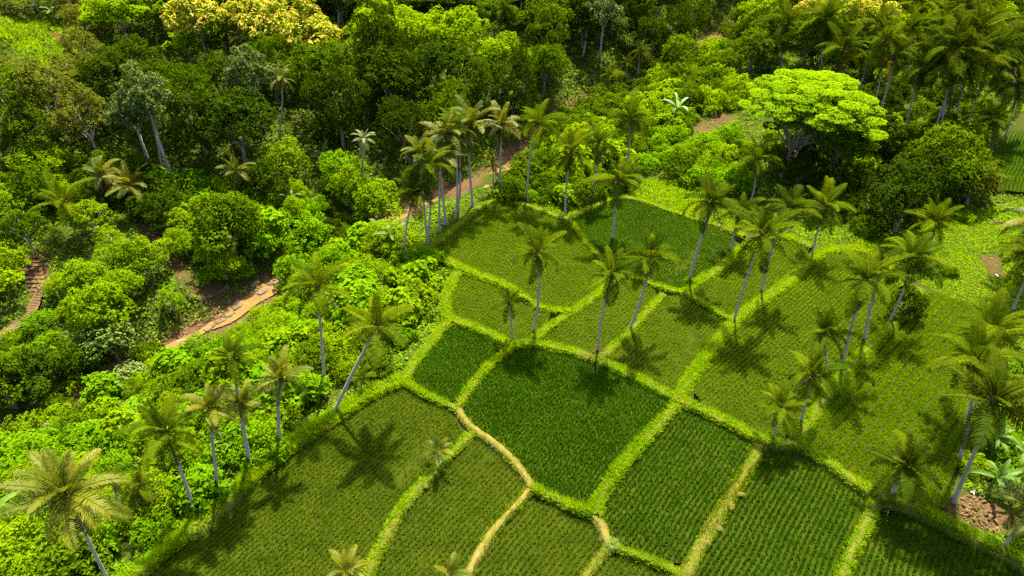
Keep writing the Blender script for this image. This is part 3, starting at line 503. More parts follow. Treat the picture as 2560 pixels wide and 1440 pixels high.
PALMS = [
 (275, 1462, 168, 1240, 262, 'y', 'large coconut palm leaning left at the lower left corner, orange tinged fronds'),
 (487, 1285, 412, 1082, 215, 'g', 'dark green coconut palm leaning left over the shrubs, foot at the paddy corner'),
 (547, 1235, 524, 1022, 150, 'y', 'yellow green palm with pale leaning trunk between the dark one and the twin trunks'),
 (624, 1168, 582, 893, 140, 'g', 'tallest of the twin trunks by the lower left bund'),
 (632, 1172, 604, 1010, 115, 'y', 'low yellow crowned palm of the twin trunks beside the lower left bund'),
 (703, 1130, 702, 945, 138, 'y', 'upright palm with gold lower fronds on the lower left bund'),
 (812, 975, 794, 720, 172, 'g', 'tall upright palm with white trunk rising from shrubs above the stream pools'),
 (830, 1036, 944, 815, 196, 'g', 'broad palm whose curved trunk leans right from the lower left bund'),
 (903, 972, 905, 945, 62, 'g', 'tiny palm in the weeds beside the curved leaning trunk'),
 (305, 1300, 286, 1200, 80, 'd', 'small palm with ivy wrapped lower trunk behind the lower left corner palm'),
 (353, 1275, 350, 1217, 104, 'd', 'short palm tucked under the dark green leaning palm at lower left'),
 (1112, 1165, 1098, 1128, 84, 'y', 'young yellow palm on the bund beside the lower left paddy'),
 (868, 1480, 866, 1428, 110, 'y', 'young yellow palm cut by the bottom edge left of the straw path'),
 (1122, 1490, 1126, 1438, 96, 'y', 'young yellow palm cut by the bottom edge on the straw path'),
 (1330, 835, 1343, 630, 140, 'g', 'tall palm standing alone where three bunds meet in the middle'),
 (1280, 858, 1272, 757, 100, 'd', 'short palm at the left end of the main bund, bleached frond at its neck'),
 (1497, 882, 1530, 686, 138, 'g', 'palm rising from the brown soil on the main bund, in front of its neighbour'),
 (1568, 830, 1627, 645, 160, 'g', 'palm with trunk leaning right from the bund between two small olive paddies'),
 (1530, 606, 1547, 450, 162, 'g', 'palm with straight trunk standing in the upper centre paddy'),
 (1718, 716, 1783, 508, 152, 'd', 'dark palm leaning right from the bund corner of the upper centre paddy'),
 (1832, 812, 1906, 588, 184, 'g', 'big palm leaning right from the lower tip of the corner paddy'),
 (1904, 737, 1975, 520, 128, 'd', 'palm partly hidden behind the big leaning one of the corner paddy'),
 (1829, 640, 1852, 532, 104, 'd', 'dark short palm on the upper bund right of the upper centre paddy'),
 (2028, 643, 2058, 516, 140, 'g', 'palm at the top end of the bund beside the long paddy'),
 (2104, 914, 2162, 700, 182, 'g', 'broad palm with orange coconuts over the long paddy'),
 (2161, 857, 2206, 662, 126, 'd', 'palm just behind the one with orange coconuts', ),
 (2218, 812, 2276, 648, 172, 'g', 'palm at the top of the striped paddy bund beside a small dark tree'),
 (2322, 640, 2338, 553, 132, 'g', 'palm with low crown in front of the right hand thicket'),
 (2078, 938, 2060, 833, 128, 'g', 'low palm on the striped paddy bund, topmost of the three there'),
 (1998, 1062, 2033, 938, 164, 'g', 'middle palm of the three on the striped paddy bund'),
 (1932, 1104, 1948, 1020, 134, 'g', 'small palm on the main bund crossing, lowest of the three by the striped paddy'),
 (2226, 1248, 2262, 1163, 186, 'd', 'wide crowned short palm at the lower edge of the striped paddy'),
 (2383, 1253, 2484, 1004, 285, 'd', 'largest palm at right, dark curved trunk leaning right beside the banana clump', 'coconut palms', 'coconut_palm', .8),
 (2397, 1160, 2440, 905, 214, 'g', 'palm with pale bent trunk behind the largest palm at right', 'coconut palms', 'coconut_palm', 1.0),
 (2475, 1020, 2468, 832, 226, 'g', 'palm behind the bent trunk at the right edge of the striped paddy'),
 (2508, 1376, 2592, 1270, 190, 'y', 'palm at the lower right corner, trunk leaning out of the picture'),
 (2533, 772, 2592, 640, 200, 'd', 'palm on the right edge by the grassy slope, half out of the picture'),
 (2560, 700, 2600, 560, 210, 'y', 'palm beyond the right edge with only frond tips over the grassy slope'),
 (1013, 645, 1036, 488, 118, 'd', 'leftmost palm of the row along the stream, standing below the red bank'),
 (1063, 620, 1071, 413, 152, 'g', 'palm with forked pair of pale trunks left of the upper left paddy'),
 (1070, 612, 1052, 380, 110, 'y', 'thin trunked palm just behind the pale forked pair by the stream'),
 (1098, 580, 1102, 390, 118, 'y', 'palm at the left corner of the upper left paddy, second trunk row'),
 (1116, 560, 1112, 338, 112, 'y', 'yellowish palm second along the left edge of the upper left paddy'),
 (1138, 547, 1131, 322, 112, 'g', 'palm third along the left edge of the upper left paddy'),
 (1143, 528, 1146, 362, 140, 'g', 'palm fourth along the left edge of the upper left paddy'),
 (1183, 515, 1177, 314, 150, 'y', 'tallest yellow palm at the top left of the upper left paddy'),
 (1250, 497, 1254, 312, 116, 'y', 'slim palm standing straight before the stream rapids'),
 (1229, 480, 1231, 416, 62, 'd', 'small drooping palm beside the stream rapids'),
 (1318, 512, 1344, 312, 132, 'g', 'tall palm at the top of the upper left paddy right of the rapids'),
 (1413, 542, 1428, 380, 134, 'g', 'palm at the notch between the two upper paddies'),
 (1473, 510, 1497, 358, 114, 'd', 'palm between the notch and the straight trunked palm of the upper centre paddy'),
 (1560, 440, 1576, 296, 134, 'g', 'palm above the straight trunked one, rising from bright bushes'),
 (1878, 500, 1893, 398, 132, 'g', 'palm at the foot of the umbrella crowned tree'),
 (906, 466, 909, 347, 64, 'w', 'small palm with whitish fronds among the shrubs on the far bank'),
 (580, 512, 590, 428, 92, 'y', 'yellow green palm alone among the far bank shrubs'),
 (693, 347, 703, 197, 78, 'y', 'slim palm beside the grey leaved tree on the forest edge'),
 (403, 434, 371, 285, 98, 'g', 'palm between the two white trunked trees on the left'),
 (573, 105, 561, 48, 78, 'd', 'brownish palm amid the yellow blossomed trees'),
 (265, 525, 253, 436, 112, 'y', 'palm with gold fronds by the blue tarp'),
 (322, 535, 325, 462, 124, 'y', 'palm above the brown landslip on the left'),
 (187, 588, 160, 508, 152, 'g', 'wide crowned palm left of the blue tarp'),
 (30, 405, 22, 338, 108, 'y', 'yellowish palm on the left edge of the picture, middle height'),
 (40, 560, 45, 500, 100, 'd', 'dark low palm near the left edge below the yellowish one'),
 (1955, 165, 1969, 58, 132, 'd', 'palm above the umbrella crowned tree, leftmost of the grove top'),
 (2055, 185, 2063, 46, 142, 'g', 'palm in front of the right hand yellow blossomed tree'),
 (1913, 172, 1919, 118, 96, 'y', 'small golden palm at the left end of the grove'),
 (2098, 268, 2109, 120, 138, 'd', 'dark palm with a yellow frond just above the umbrella crown'),
 (2141, 240, 2174, 126, 120, 'd', 'palm squeezed between the yellow frond palm and the paired trunks'),
 (2176, 334, 2237, 137, 134, 'd', 'palm with the pale right hand trunk of the pair beside the umbrella tree'),
 (2166, 334, 2214, 98, 128, 'g', 'palm with the grey left hand trunk of the pair beside the umbrella tree'),
 (2258, 350, 2314, 158, 142, 'd', 'single trunk palm leaning right in the middle of the grove'),
 (2326, 380, 2414, 157, 226, 'd', 'widest crown of the grove, front trunk leaning right'),
 (2337, 381, 2384, 122, 158, 'd', 'palm whose trunk runs close beside the widest crown of the grove'),
 (2369, 354, 2398, 92, 150, 'd', 'third slim trunk right of the widest crown of the grove'),
 (2385, 348, 2440, 78, 170, 'd', 'fourth slim trunk right of the widest crown of the grove'),
 (2413, 322, 2478, 124, 180, 'd', 'strongly leaning palm on the right of the grove'),
 (2515, 340, 2545, 212, 152, 'd', 'palm at the right edge beside the far rice field'),
 (2462, 382, 2482, 298, 116, 'g', 'low palm under the grove at the corner of the far rice field'),
 (2296, 110, 2304, 8, 132, 'g', 'palm at the top of the grove, cut by the picture edge, left one'),
 (2402, 120, 2410, 18, 142, 'd', 'palm at the top of the grove, cut by the picture edge, right one'),
 (2268, 205, 2278, 76, 136, 'g', 'palm in the second row of the grove above the single leaning trunk'),
 (2345, 190, 2352, 62, 132, 'g', 'palm in the second row of the grove above the widest crown'),
 (2108, 190, 2118, 72, 130, 'g', 'palm in the second row of the grove, right of the yellow blossom'),
 (2195, 180, 2200, 66, 134, 'd', 'palm in the second row of the grove above the paired trunks'),
 (2468, 170, 2478, 58, 134, 'g', 'palm in the upper right of the grove below the bright grass'),
 (2534, 205, 2542, 96, 130, 'd', 'palm near the top right corner of the picture'),
 (1456, 140, 1467, 66, 80, 'd', 'lone thin palm standing out in the dark forest'),
 (1591, 207, 1600, 128, 58, 'd', 'rightmost of three slim palms in the dark gully'),
 (1567, 213, 1569, 158, 52, 'd', 'middle one of three slim palms in the dark gully'),
 (1520, 232, 1527, 186, 54, 'g', 'leftmost of three slim palms in the dark gully'),
 (1243, 115, 1262, 22, 84, 'd', 'palm with curved pale trunk in the upper middle forest'),
 (1119, 64, 1118, -34, 84, 'd', 'bare white trunk at the top edge above the bright canopy'),
 (1296, 52, 1304, -40, 84, 'd', 'slender white trunk at the top edge, right of the curved pale one'),
 (753, 212, 753, 46, 62, 'd', 'tall thin palm with a brown drooping crown near the yellow blossom'),
 (848, 84, 850, -6, 72, 'd', 'palm at the top edge right of the large yellow blossomed tree'),
]
PALM_AT = []; KEEP = []      # things a later tree must not hide: pixel, radius, depth
for p in PALMS:
    r_, b_, c_ = palm(*p); PALM_AT.append(b_); KEEP.append((p[2], p[3], p[4]*.42, float(project(c_)[2]))); KEEP += [(p[0]+(p[2]-p[0])*f_, p[1]+(p[3]-p[1])*f_, 7, float(project(c_)[2])) for f_ in (.35, .55, .75)]

# ------------------------------------------------------------------ broadleaf crowns
def leaf_cloud(seed, blobs, n, size, up=.45, aspect=1.9, droop=.0, shell=.3, gap=-.12, lump=.42):
    r = np.random.default_rng(seed); B = np.array([list(b[0])+list(np.atleast_1d(b[1])*np.ones(3)) for b in blobs]); w = B[:, 3]*B[:, 4]; w /= w.sum()
    k = r.choice(len(B), n, p=w); d = r.normal(size=(n, 3)); d /= np.linalg.norm(d, axis=1)[:, None]; d[:, 2] = np.abs(d[:, 2]+.25)-.25+0*d[:, 2]
    d /= np.linalg.norm(d, axis=1)[:, None]
    pos = B[k, :3]+d*B[k, 3:6]*(1-shell*r.uniform(0, 1, n)**1.5)[:, None]
    R_ = np.abs(B[:, :3]).max(); fq = 2.6/max(R_, .5)*1.2
    pos = pos+np.stack([fbm(pos[:, 0]*fq+pos[:, 2]*fq*.7+7, pos[:, 1]*fq-pos[:, 2]*fq*.4, seed), fbm(pos[:, 1]*fq+31, pos[:, 2]*fq+pos[:, 0]*fq*.5, seed+3), fbm(pos[:, 0]*fq-pos[:, 1]*fq*.6, pos[:, 2]*fq+11, seed+5)], -1)*R_*lump
    gp = fbm(pos[:, 0]*fq*1.6+pos[:, 2]*fq, pos[:, 1]*fq*1.6-pos[:, 2]*fq*.8+50, seed+9); ok = gp > gap+r.uniform(-.07, .07, n); pos, d, k = pos[ok], d[ok], k[ok]; n = len(pos)
    nr = d*.75+r.normal(size=(n, 3))*.45+np.array([0, 0, up]); nr /= np.linalg.norm(nr, axis=1)[:, None]
    t = np.cross(nr, r.normal(size=(n, 3))); t /= np.linalg.norm(t, axis=1)[:, None]; t[:, 2] -= droop; t /= np.linalg.norm(t, axis=1)[:, None]; s = np.cross(nr, t)
    s /= np.linalg.norm(s, axis=1)[:, None]+1e-9
    L = size*r.uniform(.6, 1.35, n)[:, None]; W = L/aspect
    fold = nr*L*.16
    V = np.stack([pos-t*L*.5, pos+s*W*.5+fold*.6, pos+t*L*.55-fold, pos-s*W*.5+fold*.6], 1).reshape(-1, 3)
    q = np.arange(n)*4; F = np.concatenate([np.stack([q, q+1, q+2], -1), np.stack([q, q+2, q+3], -1)])
    bt = r.uniform(0, 1, len(B))[k]; tt = np.clip(.40*r.uniform(0, 1, n)+.60*bt, 0, 1)
    return V, F, np.concatenate([tt, tt])
def crown_blobs(seed, R, H, n, br, flat=1.0, low=-.35):
    r = np.random.default_rng(seed); out = []
    for i in range(n):
        z = low+(1-low)*(i+.5)/n; a = i*2.39996+r.uniform(-.5, .5); q = math.sqrt(max(0, 1-z*z)); s = r.uniform(.5, 1.06)
        b = br*r.uniform(.5, 1.55); out.append(((math.cos(a)*q*R*s, math.sin(a)*q*R*s, z*H*s), (b, b, b*.78*flat)))
    return out
def limbs_mesh(seed, R, H, hz, n=5, r0=.24, fork=.5):
    r = np.random.default_rng(seed); V, F = tube([(0, 0, -.6), (0, 0, 0), (.1, .05, hz*.25), (.15, .1, hz*fork)], [r0*1.7, r0*1.25, r0, r0*.85], 7)
    for i in range(n):
        a = i*2.4+r.uniform(-.4, .4); q = r.uniform(.45, .8); e = np.array([math.cos(a)*R*q, math.sin(a)*R*q, hz+H*r.uniform(.0, .6)])
        s = np.array([.15, .1, hz*fork*r.uniform(.75, 1)]); m_ = s*.45+e*.55+np.array([0, 0, .5]); tube([s, m_, e], [r0*.6, r0*.4, r0*.12], 5, V, F)
    return V, F
LIB = {}
def make_kind(key, n, R, H, hz, nb, br, leaves, size, bark='bark', up=.45, aspect=1.9, droop=0, low=-.35, r0=.24, flat=1.0, limbs=5, fork=.5):
    LIB[key] = []
    for i in range(n):
        sd_ = hash_(key)+i; bl = crown_blobs(sd_, R, H, nb, br, flat, low); V, F, t = leaf_cloud(sd_, bl, leaves, size, up, aspect, droop)
        V[:, 2] += hz
        V[:, :2] += .0
        cm = np_mesh('crown', V, F, None, t); lv, lf = limbs_mesh(sd_, R, H, hz, limbs, r0, fork); tm = py_mesh('trunk', lv, lf, M[bark], True)
        bm_ = None
        if key in ('round', 'small', 'bush'):
            V, F, t = leaf_cloud(sd_, [(b[0], np.array(b[1])*1.06) for b in bl if b[0][2] > -.1*H], int(leaves*.34), size*1.0, 1.0, 1.3, 0, .1); V[:, 2] += hz+.15; bm_ = np_mesh('blossom', V, F, None, t)
        LIB[key].append((tm, cm, R, hz+H, bm_))
def hash_(s): return sum((i+1)*ord(c) for i, c in enumerate(s)) % 9973
make_kind('round', 6, 4.4, 4.2, 7.2, 46, 1.25, 8000, .43)
make_kind('vine', 5, 4.1, 6.5, 6.4, 60, 1.1, 9000, .46, droop=.8, aspect=2.6, low=-.95, up=.2)
make_kind('tall', 3, 4.2, 4.2, 12.0, 40, 1.2, 7000, .46, bark='palebark', r0=.3, fork=.72)
make_kind('airy', 4, 4.0, 4.2, 6.5, 56, .8, 5600, .36, bark='palebark', r0=.16, limbs=8, up=.7)
make_kind('layer', 4, 4.2, 3.6, 6.0, 40, 1.35, 7000, .42, flat=.4, up=1.1)
make_kind('small', 6, 2.9, 2.7, 3.0, 34, .95, 5200, .34)
make_kind('bush', 6, 2.0, 1.5, .75, 26, .7, 3400, .28, low=-.3, limbs=4, r0=.06)
make_kind('broad', 5, 2.2, 1.9, 1.3, 26, .8, 1500, .62, low=-.4, limbs=5, r0=.06, aspect=1.5, up=.8)
make_kind('fern', 4, 1.9, 1.4, .8, 30, .6, 3000, .27, aspect=2.8, up=.8, limbs=4, r0=.05)
make_kind('mound', 5, 3.2, 2.0, .9, 46, .8, 6500, .31, low=-.3, limbs=4, r0=.07)
HEAD = {'broad': 'large leaved shrub', 'round': 'rounded tree', 'vine': 'vine hung tree', 'tall': 'tall trunked tree', 'airy': 'feathery tree', 'layer': 'layered tree', 'small': 'small tree', 'bush': 'bush', 'fern': 'feathery shrub', 'mound': 'bush mound'}
LOOK = {'dark': 'dark green', 'mid': 'mid green', 'bright': 'bright green', 'lush': 'vivid green', 'olive': 'olive green', 'grey': 'grey green', 'lime': 'lime green', 'flower': 'yellow blossomed', 'white': 'white flowered'}
PLANTS = []      # (root, kind, look, pixel x, pixel y of the crown, own label or None)
def plant(kind, look, p, s, label=None, group=None, tilt=0):
    r = random.random
    tm, cm, R, top, bm_ = random.choice(LIB[kind]); tree_ = kind not in ('bush', 'fern', 'mound', 'broad')
    nm = {'bush': 'bush', 'fern': 'shrub', 'broad': 'shrub', 'mound': 'bush', 'small': 'small_tree'}.get(kind, 'tree')
    root = bpy.data.objects.new(nm, None); COL.objects.link(root); root.location = p; root.empty_display_size = .5
    root.rotation_euler = (tilt*(r()-.5), tilt*(r()-.5), r()*6.283); sc = s*(.9+.2*r()); root.scale = (sc*(.9+.2*r()), sc*(.9+.2*r()), sc*(.88+.26*r()))
    link('trunk' if tree_ else 'stems', tm, root)
    lm = {'flower': 'bright', 'white': 'mid'}.get(look, look)
    link('crown' if tree_ else 'foliage', cm, root, mat=M[lm])
    if look in ('flower', 'white'):
        link('blossom', bm_, root, mat=M['blossom' if look == 'flower' else 'white'])
    u, v, _ = project(np.array([p[0], p[1], p[2]+top*sc*.75])); PLANTS.append((root, kind, look, float(u), float(v), label, nm, group)); return root
# ------------------------------------------------------------------ individually placed trees and shrubs: kind, look, base pixel, size, label
def W_(px, py): return ground_at(px, py)
NAMED = [
 ('tall', 'grey', 425, 438, 1.0, 'large grey leaved tree over two white trunks at upper left'),
 ('tall', 'grey', 372, 408, .95, 'grey green tree with a white trunk leaning left, by the large grey leaved one'),
 ('tall', 'grey', 660, 342, 1.0, 'grey leaved tree with reddish trunk at the forest edge beside a slim palm'),
 ('airy', 'olive', 248, 400, 1.25, 'feathery tree with paired slanting white trunks at upper left'),
 ('airy', 'mid', 130, 420, 1.25, 'feathery pale branched tree near the left edge at middle height'),
 ('airy', 'olive', 215, 320, 1.2, 'feathery olive tree above the paired slanting white trunks'),
 ('round', 'flower', 690, 175, 1.35, 'large yellow blossomed tree at the top of the forest'),
 ('round', 'flower', 520, 165, 1.15, 'yellow blossomed tree left of the large one'),
 ('round', 'flower', 610, 130, .95, 'yellow blossomed tree between the two bigger ones'),
 ('round', 'flower', 750, 110, 1.0, 'yellow blossomed tree right of the large one'),
 ('round', 'flower', 2140, 130, 1.2, 'yellow blossomed tree behind the palm grove'),
 ('round', 'flower', 2010, 110, .9, 'smaller yellow blossomed tree behind the left end of the grove'),
 ('layer', 'lime', 330, 130, 1.35, 'sunlit lime green layered tree near the top left'),
 ('layer', 'lime', 480, 160, .9, 'sunlit lime green layered tree just left of the yellow blossom'),
 ('round', 'dark', 1110, 290, 1.25, 'dark domed tree in the middle of the forest'),
 ('round', 'dark', 985, 310, 1.25, 'dark domed tree left of the middle one, white stem below'),
 ('small', 'lush', 860, 470, 1.35, 'bright lone bushy tree against the dark forest edge'),
 ('small', 'bright', 720, 440, 1.1, 'bright bushy tree left of the lone one at the forest edge'),
 ('small', 'white', 300, 905, 1.0, 'white flowered small tree on the far bank'),
 ('bush', 'white', 318, 965, 1.1, 'low white flowered bush below the white flowered tree'),
 ('small', 'dark', 2250, 800, .85, 'small dark tree at the foot of the palm by the striped paddy'),
 ('small', 'olive', 2415, 510, 1.25, 'olive brown round tree at the right end of the thicket'),
 ('small', 'mid', 590, 640, 1.5, 'mid green climber draped tree beside the landslip'),
 ('mound', 'lush', 745, 600, 1.5, 'round vivid green bush in the middle of the far bank'),
 ('small', 'bright', 950, 560, 1.3, 'bright spreading tree over the red stream bank'),
 ('small', 'bright', 880, 520, 1.1, 'bright spreading tree left of the one over the red bank'),
 ('airy', 'mid', 95, 640, .75, 'tree with white slanting bare trunk at the left edge above the steps'),
 ('airy', 'bright', 30, 600, .8, 'sunlit feathery tree on the left edge above the footbridge'),
 ('airy', 'bright', 250, 600, .75, 'sunlit open tree with pale stems left of the landslip'),
 ('small', 'mid', 40, 1018, 1.3, 'mid green tree added to shade the dark gully at the left edge'),  # gully trees, this and next two, added to shade and hide the stream
 ('small', 'dark', 112, 985, 1.2, 'dark tree added to shade the gully above the tan boulder'),
 ('small', 'mid', 205, 948, 1.05, 'mid green tree added to shade the gully right of the dark one'),
 ('round', 'mid', 2075, 440, 1.15, 'mid green tree under the right side of the umbrella crown'),
 ('small', 'dark', 1990, 470, 1.1, 'dark leafy tree at the foot of the umbrella crowned tree'),
 ('small', 'mid', 1930, 430, .8, 'small green tree at the left foot of the umbrella crowned tree'),
 ('small', 'lush', 1720, 720, .3, 'tiny shrub at the bund corner beside the dark leaning palm'),
]
for k, lk, a, b, s, lab in NAMED:
    plant(k, lk, W_(a, b), s, lab); q = PLANTS[-1]; zc = float(project(np.array(q[0].location))[2]); 
    if k == 'tall' or lk in ('flower', 'white', 'lime'): KEEP.append((q[3], q[4], 3.2*s*FPX/zc*.8, zc-2))
def hides(x, y, z, h, R):
    u, v, zc = project(np.array([x, y, z+h])); ru = R*FPX/zc
    return any(zc < k_[3]-1 and math.hypot(u-k_[0], (v-k_[1])*.85) < ru*1.12+k_[2]*.8 for k_ in KEEP)

# the umbrella crowned tree
def umbrella(px, py, label):
    b = W_(px, py); R0 = np.random.default_rng(12); root = bpy.data.objects.new('umbrella_tree', None); COL.objects.link(root); root.location = b
    tag(root, label, 'tree'); blobs = []
    for i in range(150):
        a = i*2.39996; q = math.sqrt((i+.5)/150)*R0.uniform(.86, 1.06); x, y = math.cos(a)*q*11.2, math.sin(a)*q*10.0
        z = 17.6-2.6*(q**2.4)-R0.choice([0, 0, 1.3, 2.4])*(.4+.6*q)+R0.uniform(-.3, .3)-(.9 if x > 6 else 0)-(2.0 if x > 8.5 else 0); s = R0.uniform(.5, 1.2); blobs.append(((x+2.2, y, z), (s*1.75, s*1.75, s*.24)))
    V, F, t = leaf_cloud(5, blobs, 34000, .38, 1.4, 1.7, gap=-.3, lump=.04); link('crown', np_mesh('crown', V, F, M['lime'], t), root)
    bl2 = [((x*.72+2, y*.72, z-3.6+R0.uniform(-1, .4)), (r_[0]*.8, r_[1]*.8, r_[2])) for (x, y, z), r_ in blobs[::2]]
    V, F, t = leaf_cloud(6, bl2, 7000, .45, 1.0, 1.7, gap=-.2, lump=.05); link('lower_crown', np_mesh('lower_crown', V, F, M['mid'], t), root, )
    V, F = tube([(0, 0, -.6), (0, 0, .5), (.2, 0, 4), (.9, 0, 7.5)], [.7, .45, .36, .3], 9)
    for i in range(17):
        a = i*2.4+R0.uniform(-.3, .3); q = R0.uniform(.35, .9); st = np.array([.2+.7*R0.uniform(), 0, 3.5+4*R0.uniform()]); e = np.array([2.2+math.cos(a)*q*10.5, math.sin(a)*q*9.5, 16.2-3.6*q**2.4])
        m1 = st*.62+e*.38+np.array([0, 0, -.6]); m2 = st*.25+e*.75+np.array([0, 0, .2]); tube([st, m1, m2, e], [.22, .15, .10, .035], 5, V, F)
        for j in range(2):
            e2 = e+np.array([R0.uniform(-2, 2), R0.uniform(-2, 2), R0.uniform(-.3, .6)]); tube([m2, (m2+e2)/2, e2], [.1, .07, .03], 4, V, F)
    link('trunk', py_mesh('trunk', V, F, M['bark'], True), root); PLANTS.append((root, 'tall', 'lime', 1990, 220, label, 'umbrella_tree', None)); return b
UMB = umbrella(1955, 440, 'wide lime green umbrella crowned tree with bare pale limbs above the paddies')

# ------------------------------------------------------------------ the rest of the forest and thickets, one by one
def far_look(u, v, d, q):
    """kind, look, scale for a tree whose crown would show at photo pixel u, v (far bank)"""
    if v < 130 and u < 210 and v > 20: return None if (u < 190 and 25 < v) else ('airy', 'olive', .7)
    if u < 250 and v < 240: return ('airy', 'olive', .75) if q < .55 else ('small', 'olive', .9)
    if u < 260 and v < 480: return ('airy', 'olive' if q < .5 else 'mid', 1.0) if q < .7 else ('round', 'dark', .85)
    if u < 430 and v < 110: return ('layer', 'bright', 1.0) if q < .5 else ('round', 'mid', .95)
    if 430 <= u < 830 and v < 150: return ('round', 'flower' if q < .30 else 'mid' if q < .55 else 'olive' if q < .75 else 'bright', 1.0)
    if 830 <= u < 1270 and v < 135: return ('round' if q < .6 else 'layer', 'bright' if q < .62 else 'mid', .95)
    if 1270 <= u < 1430 and v < 90: return ('round', 'mid', 1.0)
    if u >= 1390: return ('round' if q < .5 else 'vine' if q < .8 else 'tall', 'dark' if q < .72 else 'mid' if q < .9 else 'grey', .95)
    if u >= 800 and v < 440: return ('vine' if q < .55 else 'round', 'dark' if q < .42 else 'mid' if q < .88 else 'bright', 1.0)
    if v < 400: return ('round' if q < .45 else 'vine' if q < .8 else 'layer', 'dark' if q < .5 else 'mid' if q < .85 else 'bright', .95)
    return None
def clear_of(x, y, margin):
    for b in PALM_AT:
        if math.hypot(b[0]-x, b[1]-y) < margin: return False
    return True
PLACED = [np.array(r_[0].location[:2]) for r_ in PLANTS]
def free(x, y, gap):
    for q in PLACED:
        if abs(q[0]-x) < gap and abs(q[1]-y) < gap and math.hypot(q[0]-x, q[1]-y) < gap: return False
    return True
def in_soil(x, y): return any(bool(inside(p, np.array(x), np.array(y))) for p in SOIL)
GRASSY = [[W_(a, b)[:2] for a, b in p] for p in ([(0, 40), (200, 60), (190, 120), (90, 250), (60, 120), (0, 110)],)]
cand = []
for yy in np.arange(70, 262, 7.6):
    for xx in np.arange(-150, 150, 7.6):
        cand.append((xx+rng.uniform(-2.6, 2.6), yy+rng.uniform(-2.6, 2.6)))
cand = np.array(cand); cs = side(cand[:, 0], cand[:, 1]); cz = terrain(cand[:, 0], cand[:, 1]); n_f = 0
for (x, y), d, z in zip(cand, cs, cz):
    if d < 4.2: continue
    u0, v0, _ = project(np.array([x, y, z])); u, v, _ = project(np.array([x, y, z+9]))
    if not (-140 < u < 2700 and -190 < v and v0 < 720): continue
    if v0 > 455 and not (v0 > 1e9): continue
    q = random.random(); lk = far_look(float(u), float(v), d, q)
    if lk is None or in_soil(x, y) or any(bool(inside(g_, np.array(x), np.array(y))) for g_ in GRASSY): continue
    gap = 5.8 if y < 190 else 6.6
    if not free(x, y, gap) or not clear_of(x, y, 2.2): continue
    s = lk[2]
    if hides(x, y, z, 9.5*s, 4.3*s): continue
    if 0 < d < 14 and u > 800: s *= .85
    plant(lk[0], lk[1], np.array([x, y, z-.1]), s*1.36, tilt=.14); PLACED.append(np.array([x, y])); n_f += 1

HIDE = True
def scatter(poly, gap, pick, sc=(.62, 1.4), water=2.6, palmgap=.9):
    Wp = [ground_at(a, b)[:2] for a, b in poly]; xs = [p[0] for p in Wp]; ys = [p[1] for p in Wp]; n = 0
    for yy in np.arange(min(ys), max(ys), gap*.8):
        for xx in np.arange(min(xs), max(xs), gap*.8):
            x, y = xx+rng.uniform(-.4, .4)*gap, yy+rng.uniform(-.4, .4)*gap
            if not bool(inside(Wp, np.array(x), np.array(y))): continue
            if abs(float(side(x, y))) < water or in_soil(x, y) or not free(x, y, gap*.72) or not clear_of(x, y, palmgap): continue
            k, lk, s = pick(random.random()); z = float(terrain(x, y))
            if HIDE and hides(x, y, z, LIB[k][0][3]*.6*s, LIB[k][0][2]*s): continue
            plant(k, lk, np.array([x, y, z-.1]), s*random.uniform(*sc)); PLACED.append(np.array([x, y])); n += 1
    return n
# near bank between the stream and the paddies
n1 = scatter([(-60, 1440), (0, 1150), (200, 1010), (420, 945), (520, 900), (620, 822), (725, 765), (860, 640), (960, 590), (1040, 640), (1090, 660), (1110, 720), (1090, 790), (1010, 900), (930, 950), (820, 1020), (640, 1160), (470, 1290), (320, 1410), (200, 1520), (-60, 1520)], 3.7,
             lambda q: ('bush', 'lush', 1.1) if q < .22 else ('mound', 'bright', .85) if q < .40 else ('fern', 'bright', 1.2) if q < .58 else ('broad', 'lush', 1.05) if q < .76 else ('broad', 'bright', .9) if q < .88 else ('bush', 'mid', 1.3))
# far bank, lower left: trees and bushes around the footbridge and landslip
n2 = scatter([(-40, 780), (60, 640), (0, 520), (120, 500), (240, 520), (340, 560), (360, 640), (430, 720), (470, 750), (410, 820), (330, 860), (250, 890), (130, 740)], 4.8,
             lambda q: ('small', 'bright', 1.15) if q < .5 else ('small', 'mid', 1.2) if q < .75 else ('airy', 'bright', .72) if q < .88 else ('small', 'dark', 1.1))
n3 = scatter([(-60, 900), (70, 830), (150, 760), (260, 900), (210, 940), (60, 1050), (-60, 1130)], 3.6, lambda q: ('bush', 'bright', .9) if q < .6 else ('fern', 'lush', 1.0) if q < .85 else ('bush', 'mid', 1.1))
n4 = scatter([(400, 560), (390, 470), (480, 440), (700, 470), (900, 490), (980, 520), (930, 570), (850, 610), (760, 660), (680, 690), (560, 730), (500, 690), (440, 640)], 3.5,
             lambda q: ('broad', 'lush', 1.2) if q < .2 else ('bush', 'lush', 1.15) if q < .4 else ('mound', 'bright', .85) if q < .62 else ('small', 'bright', .75) if q < .85 else ('small', 'dark', .9))
n5 = scatter([(-40, 500), (0, 430), (120, 440), (260, 470), (420, 440), (560, 430), (880, 440), (900, 480), (700, 480), (480, 450), (330, 500), (120, 510)], 5.0,
             lambda q: ('small', 'mid', 1.15) if q < .5 else ('small', 'bright', 1.05) if q < .75 else ('airy', 'olive', .7))
